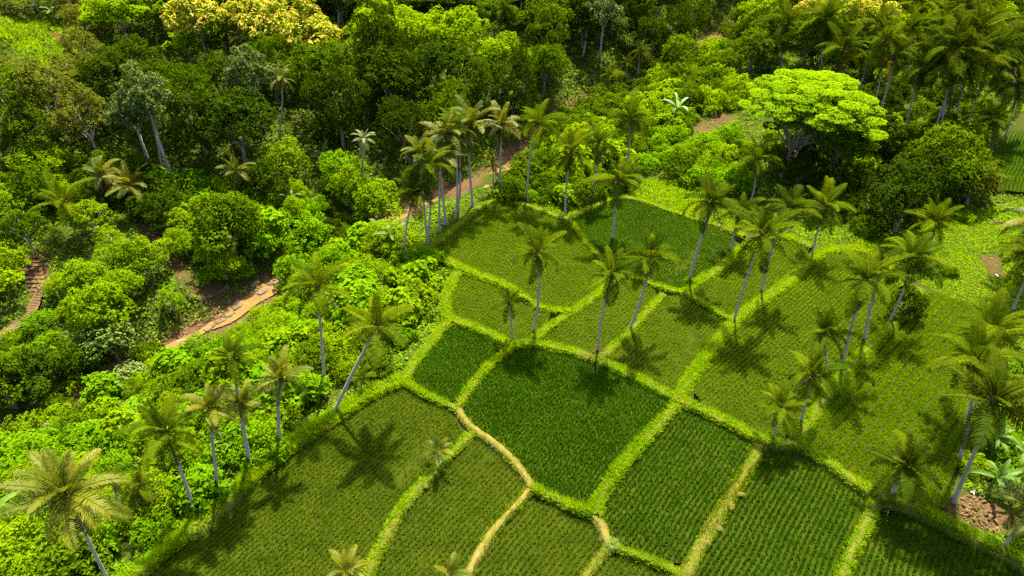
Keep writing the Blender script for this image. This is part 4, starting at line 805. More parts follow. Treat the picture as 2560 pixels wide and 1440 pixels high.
# near side of the stream, upper middle
n6 = scatter([(1240, 500), (1340, 400), (1420, 320), (1540, 270), (1640, 240), (1700, 260), (1720, 330), (1650, 420), (1560, 470), (1480, 500), (1420, 525), (1330, 505)], 3.4,
             lambda q: ('bush', 'lush', 1.0) if q < .3 else ('broad', 'bright', 1.0) if q < .5 else ('mound', 'bright', .75) if q < .72 else ('bush', 'mid', 1.15))
n7 = scatter([(1560, 250), (1640, 205), (1740, 175), (1850, 180), (1860, 250), (1830, 280), (1750, 280), (1660, 300)], 4.4, lambda q: ('mound', 'bright', 1.25) if q < .3 else ('mound', 'mid', 1.35) if q < .65 else ('small', 'mid', 1.15) if q < .85 else ('mound', 'bright', 1.1))
n8 = scatter([(1640, 430), (1740, 360), (1850, 330), (1880, 400), (1850, 480), (1760, 470)], 3.2, lambda q: ('bush', 'lush', 1.1) if q < .5 else ('mound', 'bright', .8) if q < .8 else ('bush', 'mid', 1.2))
n9 = scatter([(1880, 350), (2000, 330), (2150, 350), (2300, 400), (2440, 390), (2480, 470), (2440, 540), (2300, 590), (2200, 600), (2100, 560), (2000, 500), (1900, 470)], 4.9,
             lambda q: ('small', 'dark', 1.3) if q < .30 else ('mound', 'mid', 1.2) if q < .68 else ('small', 'mid', 1.2) if q < .9 else ('bush', 'bright', 1.1))
n10 = scatter([(1880, 230), (1940, 190), (2120, 220), (2240, 250), (2400, 240), (2500, 270), (2480, 350), (2300, 385), (2130, 340), (2000, 330)], 5.4, lambda q: ('small', 'dark', .8) if q < .35 else ('mound', 'mid', .85) if q < .75 else ('bush', 'bright', 1.1), palmgap=1.5)
n11 = scatter([(1880, 60), (2000, -60), (2600, -60), (2600, 190), (2480, 240), (2240, 240), (2050, 200), (1900, 150)], 6.0, lambda q: ('round', 'mid', .8) if q < .4 else ('small', 'dark', 1.2) if q < .7 else ('small', 'bright', 1.1), palmgap=2.0)
n12 = scatter([(2250, 560), (2480, 520), (2600, 540), (2600, 800), (2500, 820), (2450, 760), (2330, 700), (2240, 640)], 7.5, lambda q: ('bush', 'bright', .6) if q < .6 else ('fern', 'lush', .7))
n13 = scatter([(2420, 1090), (2480, 960), (2600, 900), (2600, 1200), (2500, 1230), (2420, 1200)], 2.8, lambda q: ('fern', 'bright', .8) if q < .5 else ('bush', 'lush', .75))
n14 = scatter([(2385, 1290), (2440, 1330), (2600, 1370), (2600, 1420), (2500, 1370), (2400, 1310)], 2.4, lambda q: ('fern', 'mid', .55) if q < .6 else ('bush', 'mid', .5))
n15 = scatter([(1640, 215), (1760, 130), (1860, 40), (1960, -60), (2100, -60), (1930, 140), (1860, 190), (1740, 190)], 5.2, lambda q: ('small', 'mid', 1.3) if q < .5 else ('small', 'dark', 1.3) if q < .8 else ('mound', 'bright', 1.1))
n16 = scatter([(-60, 1130), (60, 1050), (210, 950), (370, 900), (420, 915), (200, 1000), (0, 1150), (-60, 1200)], 3.0, lambda q: ('mound', 'mid', .8) if q < .5 else ('bush', 'bright', 1.1), water=.6)
n17 = scatter([(700, 730), (690, 690), (800, 615), (900, 565), (960, 560), (900, 620), (800, 680)], 3.0, lambda q: ('bush', 'lush', 1.2) if q < .6 else ('mound', 'mid', .8), water=.6)
n18 = scatter([(1345, 370), (1390, 290), (1500, 225), (1620, 175), (1720, 135), (1740, 160), (1640, 215), (1540, 265), (1420, 320)], 3.4, lambda q: ('bush', 'mid', 1.2) if q < .6 else ('mound', 'mid', .8), water=.8)
print('plants', n_f, n1, n2, n3, n4, n5, n6, n7, n8, n9, n10, n11, n12, n13, n14)

# ------------------------------------------------------------------ ground cover nobody could count
def cover(poly, per_m2, size, mat, label, h=.6, name='ground_cover', exclude=True, seed=1, aspect=1.6, up=.9):
    Wp = np.array([ground_at(a, b)[:2] for a, b in poly]); lo, hi = Wp.min(0), Wp.max(0); r = np.random.default_rng(seed)
    n = int((hi[0]-lo[0])*(hi[1]-lo[1])*per_m2); x = r.uniform(lo[0], hi[0], n); y = r.uniform(lo[1], hi[1], n); ok = inside(Wp, x, y)
    x, y = x[ok], y[ok]; s = np.abs(side(x, y)); ok = s > 2.2+fbm(x*.6, y*.6, 4)*2
    if exclude:
        for p in SOIL: ok &= ~inside(p, x+fbm(x*.5, y*.5, 21)*1.6, y+fbm(x*.5, y*.5, 21)*1.6) | (r.uniform(0, 1, len(x)) < .16)
        for p in FIELD_W: ok &= ~inside(p, x, y)
    pn = fbm(x*.3, y*.3, 61+seed); ok &= r.uniform(-.75, .6, len(x)) < pn+.15
    x, y, pn = x[ok], y[ok], pn[ok]; n = len(x); z = terrain(x, y)+np.clip(.35+pn*1.6, .05, 1.2)*h*r.uniform(.3, 1.0, n)
    pos = np.stack([x, y, z], -1); nr = r.normal(size=(n, 3))*.5+np.array([0, 0, up]); nr /= np.linalg.norm(nr, axis=1)[:, None]
    t = np.cross(nr, r.normal(size=(n, 3))); t /= np.linalg.norm(t, axis=1)[:, None]; sv = np.cross(nr, t); L = size*r.uniform(.6, 1.4, n)[:, None]
    V = np.stack([pos-t*L*.5, pos+sv*L/aspect*.5, pos+t*L*.5-nr*L*.15, pos-sv*L/aspect*.5], 1).reshape(-1, 3); q = np.arange(n)*4
    F = np.concatenate([np.stack([q, q+1, q+2], -1), np.stack([q, q+2, q+3], -1)]); tt = np.clip(r.uniform(0, 1, n)*.7+.3, 0, 1)
    tag(link(name, np_mesh(name, V, F, mat, np.concatenate([tt, tt]))), label, kind='stuff'); return n
def meadow(poly, per_m2, h, mat, label, seed=1, wid=.08):
    Wp = np.array([ground_at(a, b)[:2] for a, b in poly]); lo, hi = Wp.min(0), Wp.max(0); r = np.random.default_rng(seed)
    n = int((hi[0]-lo[0])*(hi[1]-lo[1])*per_m2); x = r.uniform(lo[0], hi[0], n); y = r.uniform(lo[1], hi[1], n); ok = inside(Wp, x, y)
    for p in FIELD_W: ok &= ~inside(p, x, y)
    for p in SOIL: ok &= ~inside(p, x+fbm(x*.5, y*.5, 21)*1.6, y+fbm(x*.5, y*.5, 21)*1.6)
    ok &= r.uniform(-.8, .5, n) < fbm(x*.35, y*.35, seed+5); x, y = x[ok], y[ok]
    V, F, t = rice_blades(np.stack([x, y, terrain(x, y)-.02], -1), h, 4, seed, wid); tag(link('grass', np_mesh('grass', V, F, mat, t)), label, kind='stuff'); return len(F)
NEARB = [(-120, 1560), (-120, 1200), (0, 1130), (200, 1005), (420, 905), (560, 830), (700, 735), (860, 635), (990, 570), (1100, 505), (1230, 465), (1300, 440), (1260, 500), (1130, 590), (1085, 640), (1160, 680), (1125, 790), (1020, 940), (830, 1040), (640, 1180), (330, 1430), (180, 1560)]
c1 = cover(NEARB, 26, .36, M['cover'], 'bright leafy ground cover on the near bank of the stream', .8, seed=1)
c2 = cover([(-140, 1110), (-140, 480), (420, 420), (960, 420), (1240, 380), (1230, 440), (1000, 540), (700, 700), (430, 870), (200, 960)], 11, .42, M['cover'], 'leafy undergrowth on the far bank of the stream', 1.3, seed=2)
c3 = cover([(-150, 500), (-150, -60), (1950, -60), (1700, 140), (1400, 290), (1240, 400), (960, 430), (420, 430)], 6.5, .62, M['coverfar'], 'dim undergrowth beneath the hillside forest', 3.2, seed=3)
c4 = cover([(1230, 490), (1345, 380), (1420, 310), (1620, 210), (1850, 130), (2080, -40), (2640, -60), (2640, 300), (2480, 330), (2480, 480), (2620, 500), (2640, 560), (2450, 560), (2250, 600), (2060, 610), (1850, 570), (1700, 525), (1560, 480), (1420, 540), (1330, 508)], 9, .42, M['cover'], 'low leafy growth between the palms and bushes beyond the paddies', .9, seed=4)
c5 = cover([(2150, 610), (2300, 560), (2640, 500), (2640, 900), (2450, 880), (2440, 780), (2310, 715)], 14, .32, M['cover'], 'bright creeping growth on the grassy slope at right', .3, seed=5)
c6 = cover([(2400, 1240), (2440, 900), (2700, 850), (2700, 1480), (2560, 1410), (2400, 1310)], 22, .3, M['cover'], 'weeds beneath the palms at the right edge', .5, seed=6)
g1 = meadow([(2140, 615), (2300, 560), (2640, 480), (2640, 880), (2450, 860), (2440, 780), (2310, 715)], 26, .38, M['grass'], 'bright grass on the slope at the right edge', 21)
g2 = meadow([(1560, 490), (1620, 450), (1760, 455), (1850, 520), (1850, 575), (1700, 530)], 34, .6, M['grass'], 'tall sunlit yellow green grass behind the upper centre paddy', 22)
g3 = meadow([(1210, 500), (1260, 470), (1420, 500), (1480, 500), (1425, 545), (1320, 512)], 30, .45, M['grass'], 'sunlit grass at the top edge of the upper left paddy', 23)
g4 = meadow([(-20, 40), (210, 60), (200, 130), (100, 270), (50, 260), (60, 130), (-20, 110)], 10, .9, M['grass'], 'sunlit grassy clearing at the top left of the hillside', 24, .16)
g5 = meadow([(420, 535), (540, 515), (700, 490), (700, 505), (540, 535), (420, 560)], 30, .35, M['grass'], 'grassy terrace above the landslip', 25, .1)
g6 = meadow([(2380, 60), (2480, 20), (2600, 0), (2600, 120), (2500, 110)], 12, .7, M['grass'], 'bright grass behind the palm grove at the top right corner', 26, .14)
g7 = meadow([(2060, 640), (2030, 610), (1960, 560), (2050, 540), (2200, 600), (2180, 640), (2130, 615)], 26, .4, M['grass'], 'sunlit grass above the long paddy', 27)
print('cover', c1, c2, c3, c4, c5, c6, g1, g2, g3, g4, g5, g6, g7)
# ------------------------------------------------------------------ banana plants
def banana_leaf(seed, L=2.4, Wd=.62, droop=70):
    r = np.random.default_rng(seed); n = 8; V = []; F = []; p = np.zeros(3)
    for i in range(n+1):
        t = i/n; a = -math.radians(droop)*t**1.3; w = 0 if i == 0 else Wd*.5*(math.sin(math.pi*min(1, t*.88+.1))**.55)*(1 if i < n else .1)*r.uniform(.82, 1.1); w = max(w, .03)
        up = np.array([-math.sin(a), 0, math.cos(a)])
        V += [p+np.array([0, -w, 0])+up*w*.35, p, p+np.array([0, w, 0])+up*w*.35]; p = p+np.array([math.cos(a), 0, math.sin(a)])*L/n
    for i in range(n):
        q = i*3; F += [(q, q+3, q+4, q+1), (q+1, q+4, q+5, q+2)]
    return py_mesh('leaf', V, F)
BL = [banana_leaf(1, 2.2, .46), banana_leaf(2, 1.9, .44, 100), banana_leaf(3, 2.3, .46, 55)]
V, F = tube([(0, 0, -.3), (0, 0, .8), (0, 0, 1.9)], [.16, .13, .08], 7); BSTEM = py_mesh('stem', V, F, M['banana'], True)
def banana(px, py, s, pale, label, n=8):
    b = ground_at(px, py); root = bpy.data.objects.new('banana_plant', None); COL.objects.link(root); root.location = b; root.scale = (s*.88,)*3; tag(root, label, 'banana plant', 'banana plants')
    link('stem', BSTEM, root); az = random.uniform(0, 6)
    for i in range(n):
        az += 2.39996+random.uniform(-.3, .3); el = 78-70*i/(n-1)+random.uniform(-8, 8)
        Rm = Matrix.Rotation(az, 4, 'Z') @ Matrix.Rotation(-math.radians(el), 4, 'Y') @ Matrix.Rotation(random.uniform(-.3, .3), 4, 'X')
        link('leaf', random.choice(BL), root, (math.cos(az)*.06, math.sin(az)*.06, 1.8), Rm.to_euler(), random.uniform(.85, 1.15), M['bananap'] if pale else M['banana'])
for a, b, s, pl, lab in [
 (1690, 300, 1.7, True, 'large pale banana plant left of the bare clearing by the umbrella tree'),
 (985, 620, 1.6, False, 'tall dark banana clump with one upright leaf below the red stream bank'), (955, 600, 1.5, False, 'smaller banana plant beside the tall dark clump under the red bank'),
 (738, 520, 1.35, False, 'banana plant in the middle of the far bank shrubs'), (684, 455, 1.4, False, 'banana plant at the forest edge right of the yellow green palm'),
 (812, 350, 1.6, False, 'upper banana plant against the dark forest edge'), (815, 415, 1.4, False, 'lower banana plant against the dark forest edge'),
 (2470, 1225, 1.35, False, 'banana clump in front of the largest palm trunk at right'), (2520, 1250, 1.25, False, 'right hand banana clump beside the husk heap'), (2470, 1120, 1.2, False, 'banana plant behind the largest palm trunk at right'),
 (2545, 1160, 1.2, False, 'banana plant on the right edge above the husk heap'),
 (5, 1320, 1.5, False, 'banana plant cut by the left edge near the lower corner'), (580, 1130, 1.0, False, 'small banana plant by the twin trunks'),
 (255, 720, 1.4, False, 'broad fern leaved banana plant above the white flowered tree'), (225, 850, 1.3, False, 'long leaved banana plant between the footbridge and the white flowered tree'),
 (145, 60, 1.7, False, 'banana plant on the grassy clearing at top left')]: banana(a, b, s, pl, lab)

# ------------------------------------------------------------------ rocks, boulder
def rock_mesh(name, seed, a, b, h, n=11, flat=True):
    r = np.random.default_rng(seed); V = []; F = []; ring = [r.uniform(.75, 1.15) for _ in range(n)]; lv = [(-.6, 1.05), (0, 1.0), (.7, .93), (1.0, .72)] if flat else [(-.5, 1.0), (.1, 1.05), (.6, .8), (.95, .42)]
    for z, s in lv:
        for i in range(n): q = 2*math.pi*i/n; V.append((math.cos(q)*a*ring[i]*s*r.uniform(.96, 1.04), math.sin(q)*b*ring[i]*s*r.uniform(.96, 1.04), z*h*r.uniform(.85, 1.1)))
    for k in range(len(lv)-1):
        for i in range(n): j = (i+1) % n; F.append((k*n+i, k*n+j, (k+1)*n+j, (k+1)*n+i))
    V.append((0, 0, h*1.02)); c = len(V)-1
    for i in range(n): F.append(((len(lv)-1)*n+i, (len(lv)-1)*n+(i+1) % n, c))
    return py_mesh(name, V, F, M['rock'])
RV = math.atan2(RW[8, 1]-RW[6, 1], RW[8, 0]-RW[6, 0])
for i, (px, py, a, b, h, lab) in enumerate([
 (695, 705, 2.2, 1.1, .45, 'broad sunlit rock slab at the head of the stream pools'), (660, 730, 1.6, .8, .4, 'pale slab just below the broad one at the head of the pools'), (640, 712, 1.2, .7, .55, 'dark rock on the far side of the pale slab'),
 (596, 768, 1.5, .7, .4, 'cracked rock above the orange pool'), (575, 790, 1.2, .6, .4, 'low cracked rock left of the orange pool'), (552, 805, 1.3, .6, .35, 'flat rock below the cracked ones in the stream'),
 (525, 822, 1.4, .7, .4, 'white rock between the two muddy pools'), (465, 858, 1.3, .55, .3, 'grey wet slab beside the lower muddy pool'), (440, 884, 2.1, .9, .45, 'largest pale slab at the foot of the lower pool'),
 (405, 895, 1.6, .8, .4, 'pale slab at the downstream end of the lower pool'), (480, 872, .9, .5, .3, 'small slab on the near edge of the lower pool'), (380, 905, .9, .5, .35, 'small rock where the stream goes under the shrubs'),
 (1215, 470, 1.0, .5, .3, 'stone at the near edge of the stream rapids'), (1330, 365, .9, .5, .3, 'stone at the upper end of the rapids')]):
    p = ground_at(px, py); p[2] = max(p[2], p[2]); o = link('rock_slab', rock_mesh('rock_slab', 40+i, a*.85, b*.9, h*.8), None, (p[0], p[1], p[2]+.12), (random.uniform(-.06, .06), random.uniform(-.06, .06), RV+random.uniform(-.3, .3))); tag(o, lab, 'rock', 'rocks in the stream')
r = np.random.default_rng(15); V = []; F = []               # gravel and cobbles of the bed
Pg = resample(RW[:, :3], .1); ng = normals2(Pg); ug, vg, _ = project(Pg); vis = np.where((ug > 180) & (ug < 1400))[0]
for i in r.choice(vis, 1500):
    o = r.normal(0, 1.5); q = Pg[i, :2]+ng[i]*o; s_ = r.uniform(.06, .34)*(.5+r.uniform()); c = np.array([q[0], q[1], max(Pg[i, 2]+.12, float(terrain(q[0], q[1])))]); k = len(V)
    for d in ((1, 0, 0), (0, 1, 0), (-1, 0, 0), (0, -1, 0), (0, 0, .55), (0, 0, -.5)): V.append(c+np.array(d)*s_*r.uniform(.7, 1.25, 3))
    F += [(k+a_, k+(a_+1) % 4, k+4) for a_ in range(4)]+[(k+(a_+1) % 4, k+a_, k+5) for a_ in range(4)]
tag(link('gravel', py_mesh('gravel', V, F, M['rock'])), 'gravel and cobbles along the bed of the muddy stream', kind='stuff')
p = ground_at(130, 1085); tag(link('boulder', rock_mesh('boulder', 9, 1.1, .9, 1.7, 12, False), None, (p[0], p[1], p[2]+.3)), 'pale tan boulder poking out of the shrubs at lower left', 'boulder')

# small things
def lumps(name, n, rad, size, mat, seed, flat=.6):
    r = np.random.default_rng(seed); V = []; F = []
    for i in range(n):
        a = r.uniform(0, 6.28); q = rad*math.sqrt(r.uniform()); c = np.array([math.cos(a)*q, math.sin(a)*q, max(0, (1-q/rad))*rad*.35+.05]); s = size*r.uniform(.5, 1.4); o = len(V)
        for d in ((1, 0, 0), (0, 1, 0), (-1, 0, 0), (0, -1, 0), (0, 0, flat), (0, 0, -flat)): V.append(c+np.array(d)*s*r.uniform(.7, 1.2, 3))
        F += [(o+k, o+(k+1) % 4, o+4) for k in range(4)]+[(o+(k+1) % 4, o+k, o+5) for k in range(4)]
    return py_mesh(name, V, F, mat)
def put(name, me, px, py, lab, cat, group=None, dz=0, rot=None, scale=None):
    p = ground_at(px, py) if dz is not None else None; o = link(name, me, None, (p[0], p[1], p[2]+dz), rot, scale); return tag(o, lab, cat, group)
h1 = put('husk_heap', lumps('husk_heap', 130, 2.1, .16, M['husk'], 3), 2450, 1282, 'brown heap of coconut husks and dirt at the lower right', 'heap')
h2 = put('rubble_heap', lumps('rubble_heap', 26, .9, .2, M['rock'], 4), 2486, 556, 'small heap of grey brown rubble on the grass at right', 'heap')
put('litter', lumps('litter', 5, .2, .14, M['white_sheet'], 5), 2491, 690, 'white scrap lying on the bare patch of the right hand slope', 'litter', dz=.1)
put('litter', lumps('litter', 5, .22, .2, M['white_sheet'], 6), 2515, 1200, 'white scrap among the banana leaves at right', 'litter', dz=.5)
put('litter', lumps('litter', 4, .2, .18, M['white_sheet'], 7), 2433, 1232, 'white scrap on the ground left of the banana clump', 'litter', dz=.12)
def sticks(name, n, L, spread, mat, seed, rad=.05):
    r = np.random.default_rng(seed); V = []; F = []
    for i in range(n):
        a = r.normal(.4, spread); c = np.array([r.normal(0, .7), r.normal(0, .5), .1+i*.05]); d = np.array([math.cos(a), math.sin(a), r.uniform(-.1, .15)])*L*.5*r.uniform(.6, 1.1); tube([c-d, c+d], [rad, rad*.6], 5, V, F)
    return py_mesh(name, V, F, mat)
put('log_pile', sticks('log_pile', 16, 3.4, .5, M['straw'], 8, .11), 832, 482, 'pile of pale cut branches on the far bank shrubs', 'log pile', dz=.9)
# blue tarp draped on a low frame, two pale sheets
def sheet(name, w, d, h, mat, seed):
    r = np.random.default_rng(seed); n = 7; V = []; F = []
    for j in range(n):
        for i in range(n):
            u, v = i/(n-1)-.5, j/(n-1)-.5; V.append((u*w*(1+.1*r.uniform()), v*d*(1+.1*r.uniform()), h*(1-(abs(u)*2)**2*.8)*(1-abs(v)*.7)+r.uniform(-.08, .08)))
    F = [(j*n+i, j*n+i+1, (j+1)*n+i+1, (j+1)*n+i) for j in range(n-1) for i in range(n-1)]
    me = py_mesh(name, V, F, mat, True); return me
def draped(name, me, px, py, lab, cat, dz):
    o = put(name, me, px, py, lab, cat, dz=dz); md = o.modifiers.new('thickness', 'SOLIDIFY'); md.thickness = .03; return o
draped('tarp', sheet('tarp', 1.9, 1.6, 1.2, M['tarp'], 1), 226, 488, 'crumpled blue tarp showing between the palms on the left', 'tarp', 1.5)
draped('roof_sheet', sheet('roof_sheet', 1.6, 1.0, .3, M['white_sheet'], 2), 104, 482, 'pale blue white sheet in the trees left of the tarp', 'sheet', 2.2)
draped('roof_sheet', sheet('roof_sheet', .8, .7, .2, M['white_sheet'], 3), 61, 478, 'small white scrap of sheet at the far left of the pale one', 'sheet', 2.2)
# hay left to dry on the bunds
HAYS = [(1850, 1236, 'topmost hay pile on the straw bund at right'), (1828, 1264, 'second hay pile from the top on the straw bund at right'), (1794, 1318, 'large hay pile in the middle of the straw bund at right'), (1766, 1358, 'fourth hay pile from the top on the straw bund at right'), (1722, 1434, 'hay pile at the bottom end of the straw bund at right'),
        (1063, 1214, 'topmost hay pile on the bund below the young yellow palm'), (1014, 1268, 'second hay pile from the top on the lower left middle bund'), (982, 1314, 'third hay pile from the top on the lower left middle bund'), (966, 1340, 'fourth hay pile from the top on the lower left middle bund'), (938, 1386, 'long hay pile near the bottom of the lower left middle bund'), (924, 1420, 'lowest hay pile on the lower left middle bund')]
def hay(seed):
    r = np.random.default_rng(seed); n = 170; a = r.uniform(0, 6.28, n); q = np.sqrt(r.uniform(0, 1, n)); P = np.stack([np.cos(a)*q*.7, np.sin(a)*q*.45, .10*(1-q)+.02], -1); d = np.stack([np.cos(a), np.sin(a), r.normal(0, .25, n)], -1); s = np.stack([-np.sin(a), np.cos(a), 0*a], -1)*.02
    V = np.stack([P-d*.2-s, P-d*.2+s, P+d*.22+[0, 0, -.03]], 1).reshape(-1, 3); return np_mesh('hay_pile', V, np.arange(3*n).reshape(-1, 3), M['straw'], r.uniform(0, 1, n))
HM = [hay(1), hay(2), hay(3)]
for i, (a, b, lab) in enumerate(HAYS):
    p = on_plane(a, b, .05 if a > 1500 else .06); o = link('hay_pile', HM[i % 3], None, (p[0], p[1], .12), (0, 0, random.uniform(0, 6)), (random.uniform(.5, 1.0), random.uniform(.45, .75), .7)); tag(o, lab, 'hay pile', 'hay drying on the bunds')
# white tussock
r = np.random.default_rng(3); n = 260; a = r.uniform(0, 6.28, n); P = np.stack([np.cos(a)*.12, np.sin(a)*.12, 0*a], -1); ln = r.uniform(.4, .9, n); d = np.stack([np.cos(a), np.sin(a), r.uniform(.25, 1.4, n)], -1); d /= np.linalg.norm(d, axis=1)[:, None]; s = np.stack([-np.sin(a), np.cos(a), 0*a], -1)*.018; md_ = P+d*ln[:, None]*.6; e = md_+(d+[0, 0, -.9])*ln[:, None]*.5
V = np.stack([P-s, P+s, md_+s, md_-s, e], 1).reshape(-1, 3); q = np.arange(n)*5; F = np.concatenate([np.stack([q, q+1, q+2], -1), np.stack([q, q+2, q+3], -1), np.stack([q+3, q+2, q+4], -1)])
p = on_plane(1532, 1362, .0); tag(link('grass_tussock', np_mesh('grass_tussock', V, F, M['white'], np.tile(r.uniform(0, 1, n), 3)), None, (p[0], p[1], .05)), 'whitish grass tussock where the dirt path ends by the bottom paddies', 'grass tussock')
# dead wood
def branch(name, lines, mat, px, py, lab, cat, dz=0.):
    V, F = [], []
    for pts, r0 in lines: tube([np.array(q) for q in pts], np.linspace(r0, r0*.35, len(pts)), 5, V, F)
    return put(name, py_mesh(name, V, F, mat, True), px, py, lab, cat, dz=dz)
branch('dead_branch', [([(0, 0, -.3), (.1, 0, 1.4), (-.1, 0, 2.6), (.35, 0, 3.2)], .1), ([(.05, 0, 1.5), (-.9, .1, 1.0), (-2, .2, .5)], .07), ([(.05, 0, 1.6), (.9, 0, 1.1)], .05), ([(.05, 0, .9), (-1.2, -.2, .5)], .05)], M['palebark'], 108, 730, 'bare forked dead branch standing at the top of the footbridge', 'dead branch')
branch('dead_sapling', [([(.7, 0, -.5), (.1, 0, 1.2), (-.2, 0, 2.3), (0, 0, 3.2)], .06), ([(-.1, 0, 1.8), (-.5, 0, 2.5)], .03)], M['palebark'], 1782, 655, 'thin bare white sapling in the upper centre paddy', 'dead sapling')
branch('fallen_palm_trunk', [([(-2.4, -3.0, .32), (0, 0, .42), (2.0, 3.1, .36)], .13)], M['bark'], 1916, 932, 'dry brown palm stem lying across the rice of the long paddy', 'fallen stem')
branch('driftwood', [([(-1, 0, .1), (.2, .2, .6), (1.1, .2, 1.7)], .05), ([(.2, .2, .6), (.9, .1, .3)], .04), ([(1.1, .2, 1.7), (1.3, 0, .4)], .035)], M['palebark'], 555, 735, 'broken driftwood sticks at the foot of the landslip', 'driftwood')
branch('fallen_branch', [([(-1.2, 0, .2), (0, .3, .5), (1.4, .2, .3)], .06), ([(0, .3, .5), (.8, .8, .9)], .04)], M['palebark'], 1825, 318, 'fallen pale branch on the bare clearing by the umbrella tree', 'fallen branch')
# litter of dry fronds and roots at palm feet on the bunds
for px, py, lab in [(1492, 893, 'fan of dry fronds at the foot of the palm on the main bund'), (2222, 1258, 'dry fronds at the foot of the wide crowned short palm')]:
    p = on_plane(px, py, .1); tag(link('dry_fronds', sticks('dry_fronds', 18, 1.7, .7, M['dead'], px, .035), None, (p[0], p[1], .12)), lab, 'dry fronds')

# ------------------------------------------------------------------ slatted footbridge with earth steps above it
bp = [(-40, 878), (0, 850), (50, 820), (84, 785), (98, 752), (108, 722)]
B = np.array([ground_at(a, b) for a, b in bp]); B[:, 2] += .55; B = resample(smooth_line(B, 2), .3); nb = normals2(B)
root = bpy.data.objects.new('footbridge', None); COL.objects.link(root); root.location = B[0]; tag(root, 'narrow curved footbridge of split bamboo slats at the left edge', 'footbridge')
wd = np.interp(np.linspace(0, 1, len(B)), [0, .55, 1], [.95, .85, .45]); V = []; F = []
for i in range(len(B)):
    for o, z in ((-1, 0), (1, 0), (1, -.1), (-1, -.1)): V.append(np.array([B[i, 0]+nb[i, 0]*o*wd[i], B[i, 1]+nb[i, 1]*o*wd[i], B[i, 2]+z])-B[0])
for i in range(len(B)-1):
    for k in range(4): a, b = i*4+k, i*4+(k+1) % 4; F.append((a, b, b+4, a+4))
link('deck', py_mesh('deck', V, F, M['soil']), root)
V = []; F = []
for i in range(len(B)):
    t = np.array([-nb[i, 1], nb[i, 0], 0])*-1; n3 = np.array([nb[i, 0], nb[i, 1], 0]); c = B[i]-B[0]+np.array([0, 0, .03]); o = len(V)
    for z in (0, .05):
        for a, b in ((-1, -1), (1, -1), (1, 1), (-1, 1)): V.append(c+n3*a*wd[i]*.97+t*b*.085+np.array([0, 0, z]))
    F += [(o+4, o+5, o+6, o+7)]+[(o+k, o+(k+1) % 4, o+4+(k+1) % 4, o+4+k) for k in range(4)]
link('slats', py_mesh('slats', V, F, M['bamboo']), root)['kind'] = 'stuff'
for s_ in (-1, 1):
    V, F = tube([B[i]-B[0]+np.array([nb[i, 0], nb[i, 1], 0])*s_*wd[i]+np.array([0, 0, .12]) for i in range(0, len(B), 3)], .07, 5); link('rail', py_mesh('rail', V, F, M['bamboo']), root)
V = []; F = []
for k in range(9):
    p = ground_at(92-k*1.5, 725-k*10); o = len(V)
    for z in (-.5, .12+.03*k):
        for a, b in ((-1.5, -.45), (1.5, -.45), (1.5, .45), (-1.5, .45)): V.append((p[0]+a, p[1]+b, p[2]+z))
    F += [(o+4, o+5, o+6, o+7)]+[(o+q, o+(q+1) % 4, o+4+(q+1) % 4, o+4+q) for q in range(4)]
tag(link('steps', py_mesh('steps', V, F, M['soil'])), kind='structure')

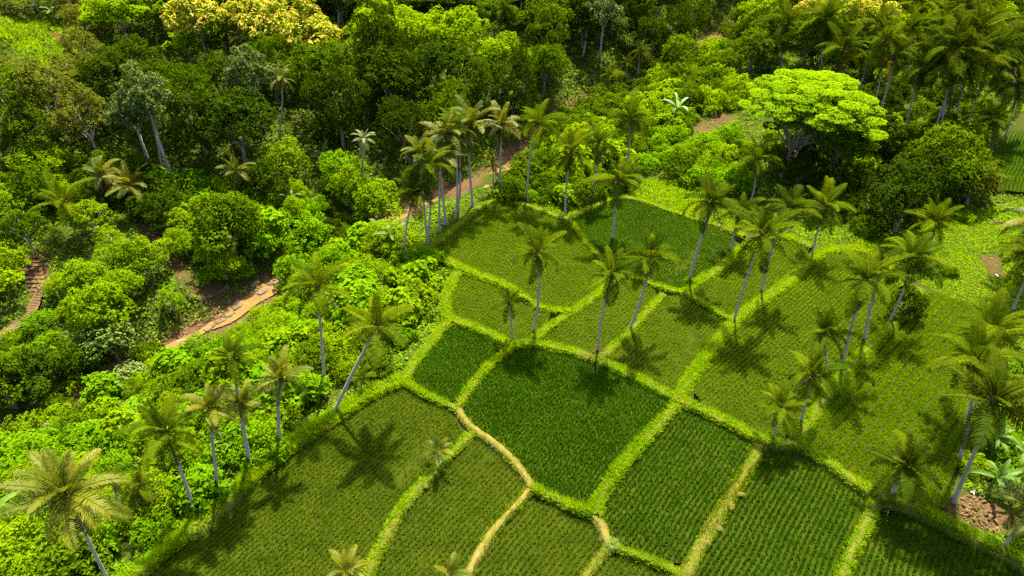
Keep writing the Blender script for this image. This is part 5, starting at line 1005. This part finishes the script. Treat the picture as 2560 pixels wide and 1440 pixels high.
# ------------------------------------------------------------------ say which plant is which: nearest landmark, direction, rank
MARKS = [('the largest yellow blossomed tree', 690, 70), ('the two white trunked trees', 390, 330), ('the blue tarp', 226, 482), ('the slatted footbridge', 50, 820), ('the white flowered small tree', 300, 840), ('the brown landslip', 430, 640),
 ('the tan boulder', 130, 1075), ('the head of the stream pools', 690, 700), ('the lower muddy pool', 450, 870), ('the umbrella crowned tree', 1990, 230), ('the white fronded palm', 909, 347), ('the stream rapids', 1295, 405), ('the lone thin forest palm', 1467, 70),
 ('the blossomed tree behind the grove', 2140, 20), ('the pale banana plant', 1690, 265), ('the bare clearing', 1780, 325), ('the grassy top left clearing', 90, 70), ('the reddish trunked grey tree', 640, 150), ('the three slim gully palms', 1560, 170), ('the widest grove palm', 2414, 157),
 ('the bright lone bushy tree', 860, 350), ('the husk heap', 2445, 1275), ('the olive brown round tree', 2405, 430), ('the dark domed tree', 1110, 120), ('the paired slanting trunks', 220, 350), ('the curved pale trunk', 1250, 70), ('the red stream bank', 1000, 540), ('the tall white trunked palm', 794, 720),
 ('the curved leaning palm', 944, 815), ('the lower left corner palm', 168, 1240), ('the dark leaning palm', 412, 1082), ('the right slope rubble heap', 2486, 556), ('the twin trunks', 615, 1100), ('the yellow green lone palm', 590, 428), ('the top edge white trunk', 1118, 30), ('the log pile', 832, 480), ('the palm left of the tarp', 160, 508)]
ORD = ['nearest', 'second', 'third', 'fourth', 'fifth', 'sixth', 'seventh', 'eighth', 'ninth', 'tenth', 'eleventh', 'twelfth', 'thirteenth', 'fourteenth', 'fifteenth', 'sixteenth', 'seventeenth', 'eighteenth', 'nineteenth', 'twentieth']
groups = {}
for pl in PLANTS:
    root, kind, look, u, v, lab, nm, grp = pl
    cat = 'tree' if 'tree' in nm else 'bush' if nm == 'bush' else 'shrub'
    grp = 'trees of the valley forest' if cat == 'tree' else 'bushes along the stream valley'
    if lab: tag(root, lab, cat, grp if nm != 'umbrella_tree' else None); continue
    k = min(range(len(MARKS)), key=lambda i: math.hypot(MARKS[i][1]-u, (MARKS[i][2]-v)*1.2)); dx, dy = u-MARKS[k][1], v-MARKS[k][2]
    di = ('right of' if dx > 0 else 'left of') if abs(dx) > abs(dy) else ('below' if dy > 0 else 'above')
    tag(root, None, cat, grp); groups.setdefault((k, di, HEAD[kind], LOOK[look]), []).append((math.hypot(dx, dy), root))
for (k, di, hd, lk), L in groups.items():
    L.sort(key=lambda t: t[0])
    for i, (_, root) in enumerate(L):
        root['label'] = f"{lk} {hd}, " + (f"{di} " if len(L) == 1 else f"nearest {di} " if i == 0 else f"{ORD[min(i, 19)]} nearest {di} ")+MARKS[k][0]
print('tris', sum(len(p.vertices)-2 for m_ in bpy.data.meshes for p in m_.polygons), 'objects', len(bpy.data.objects))
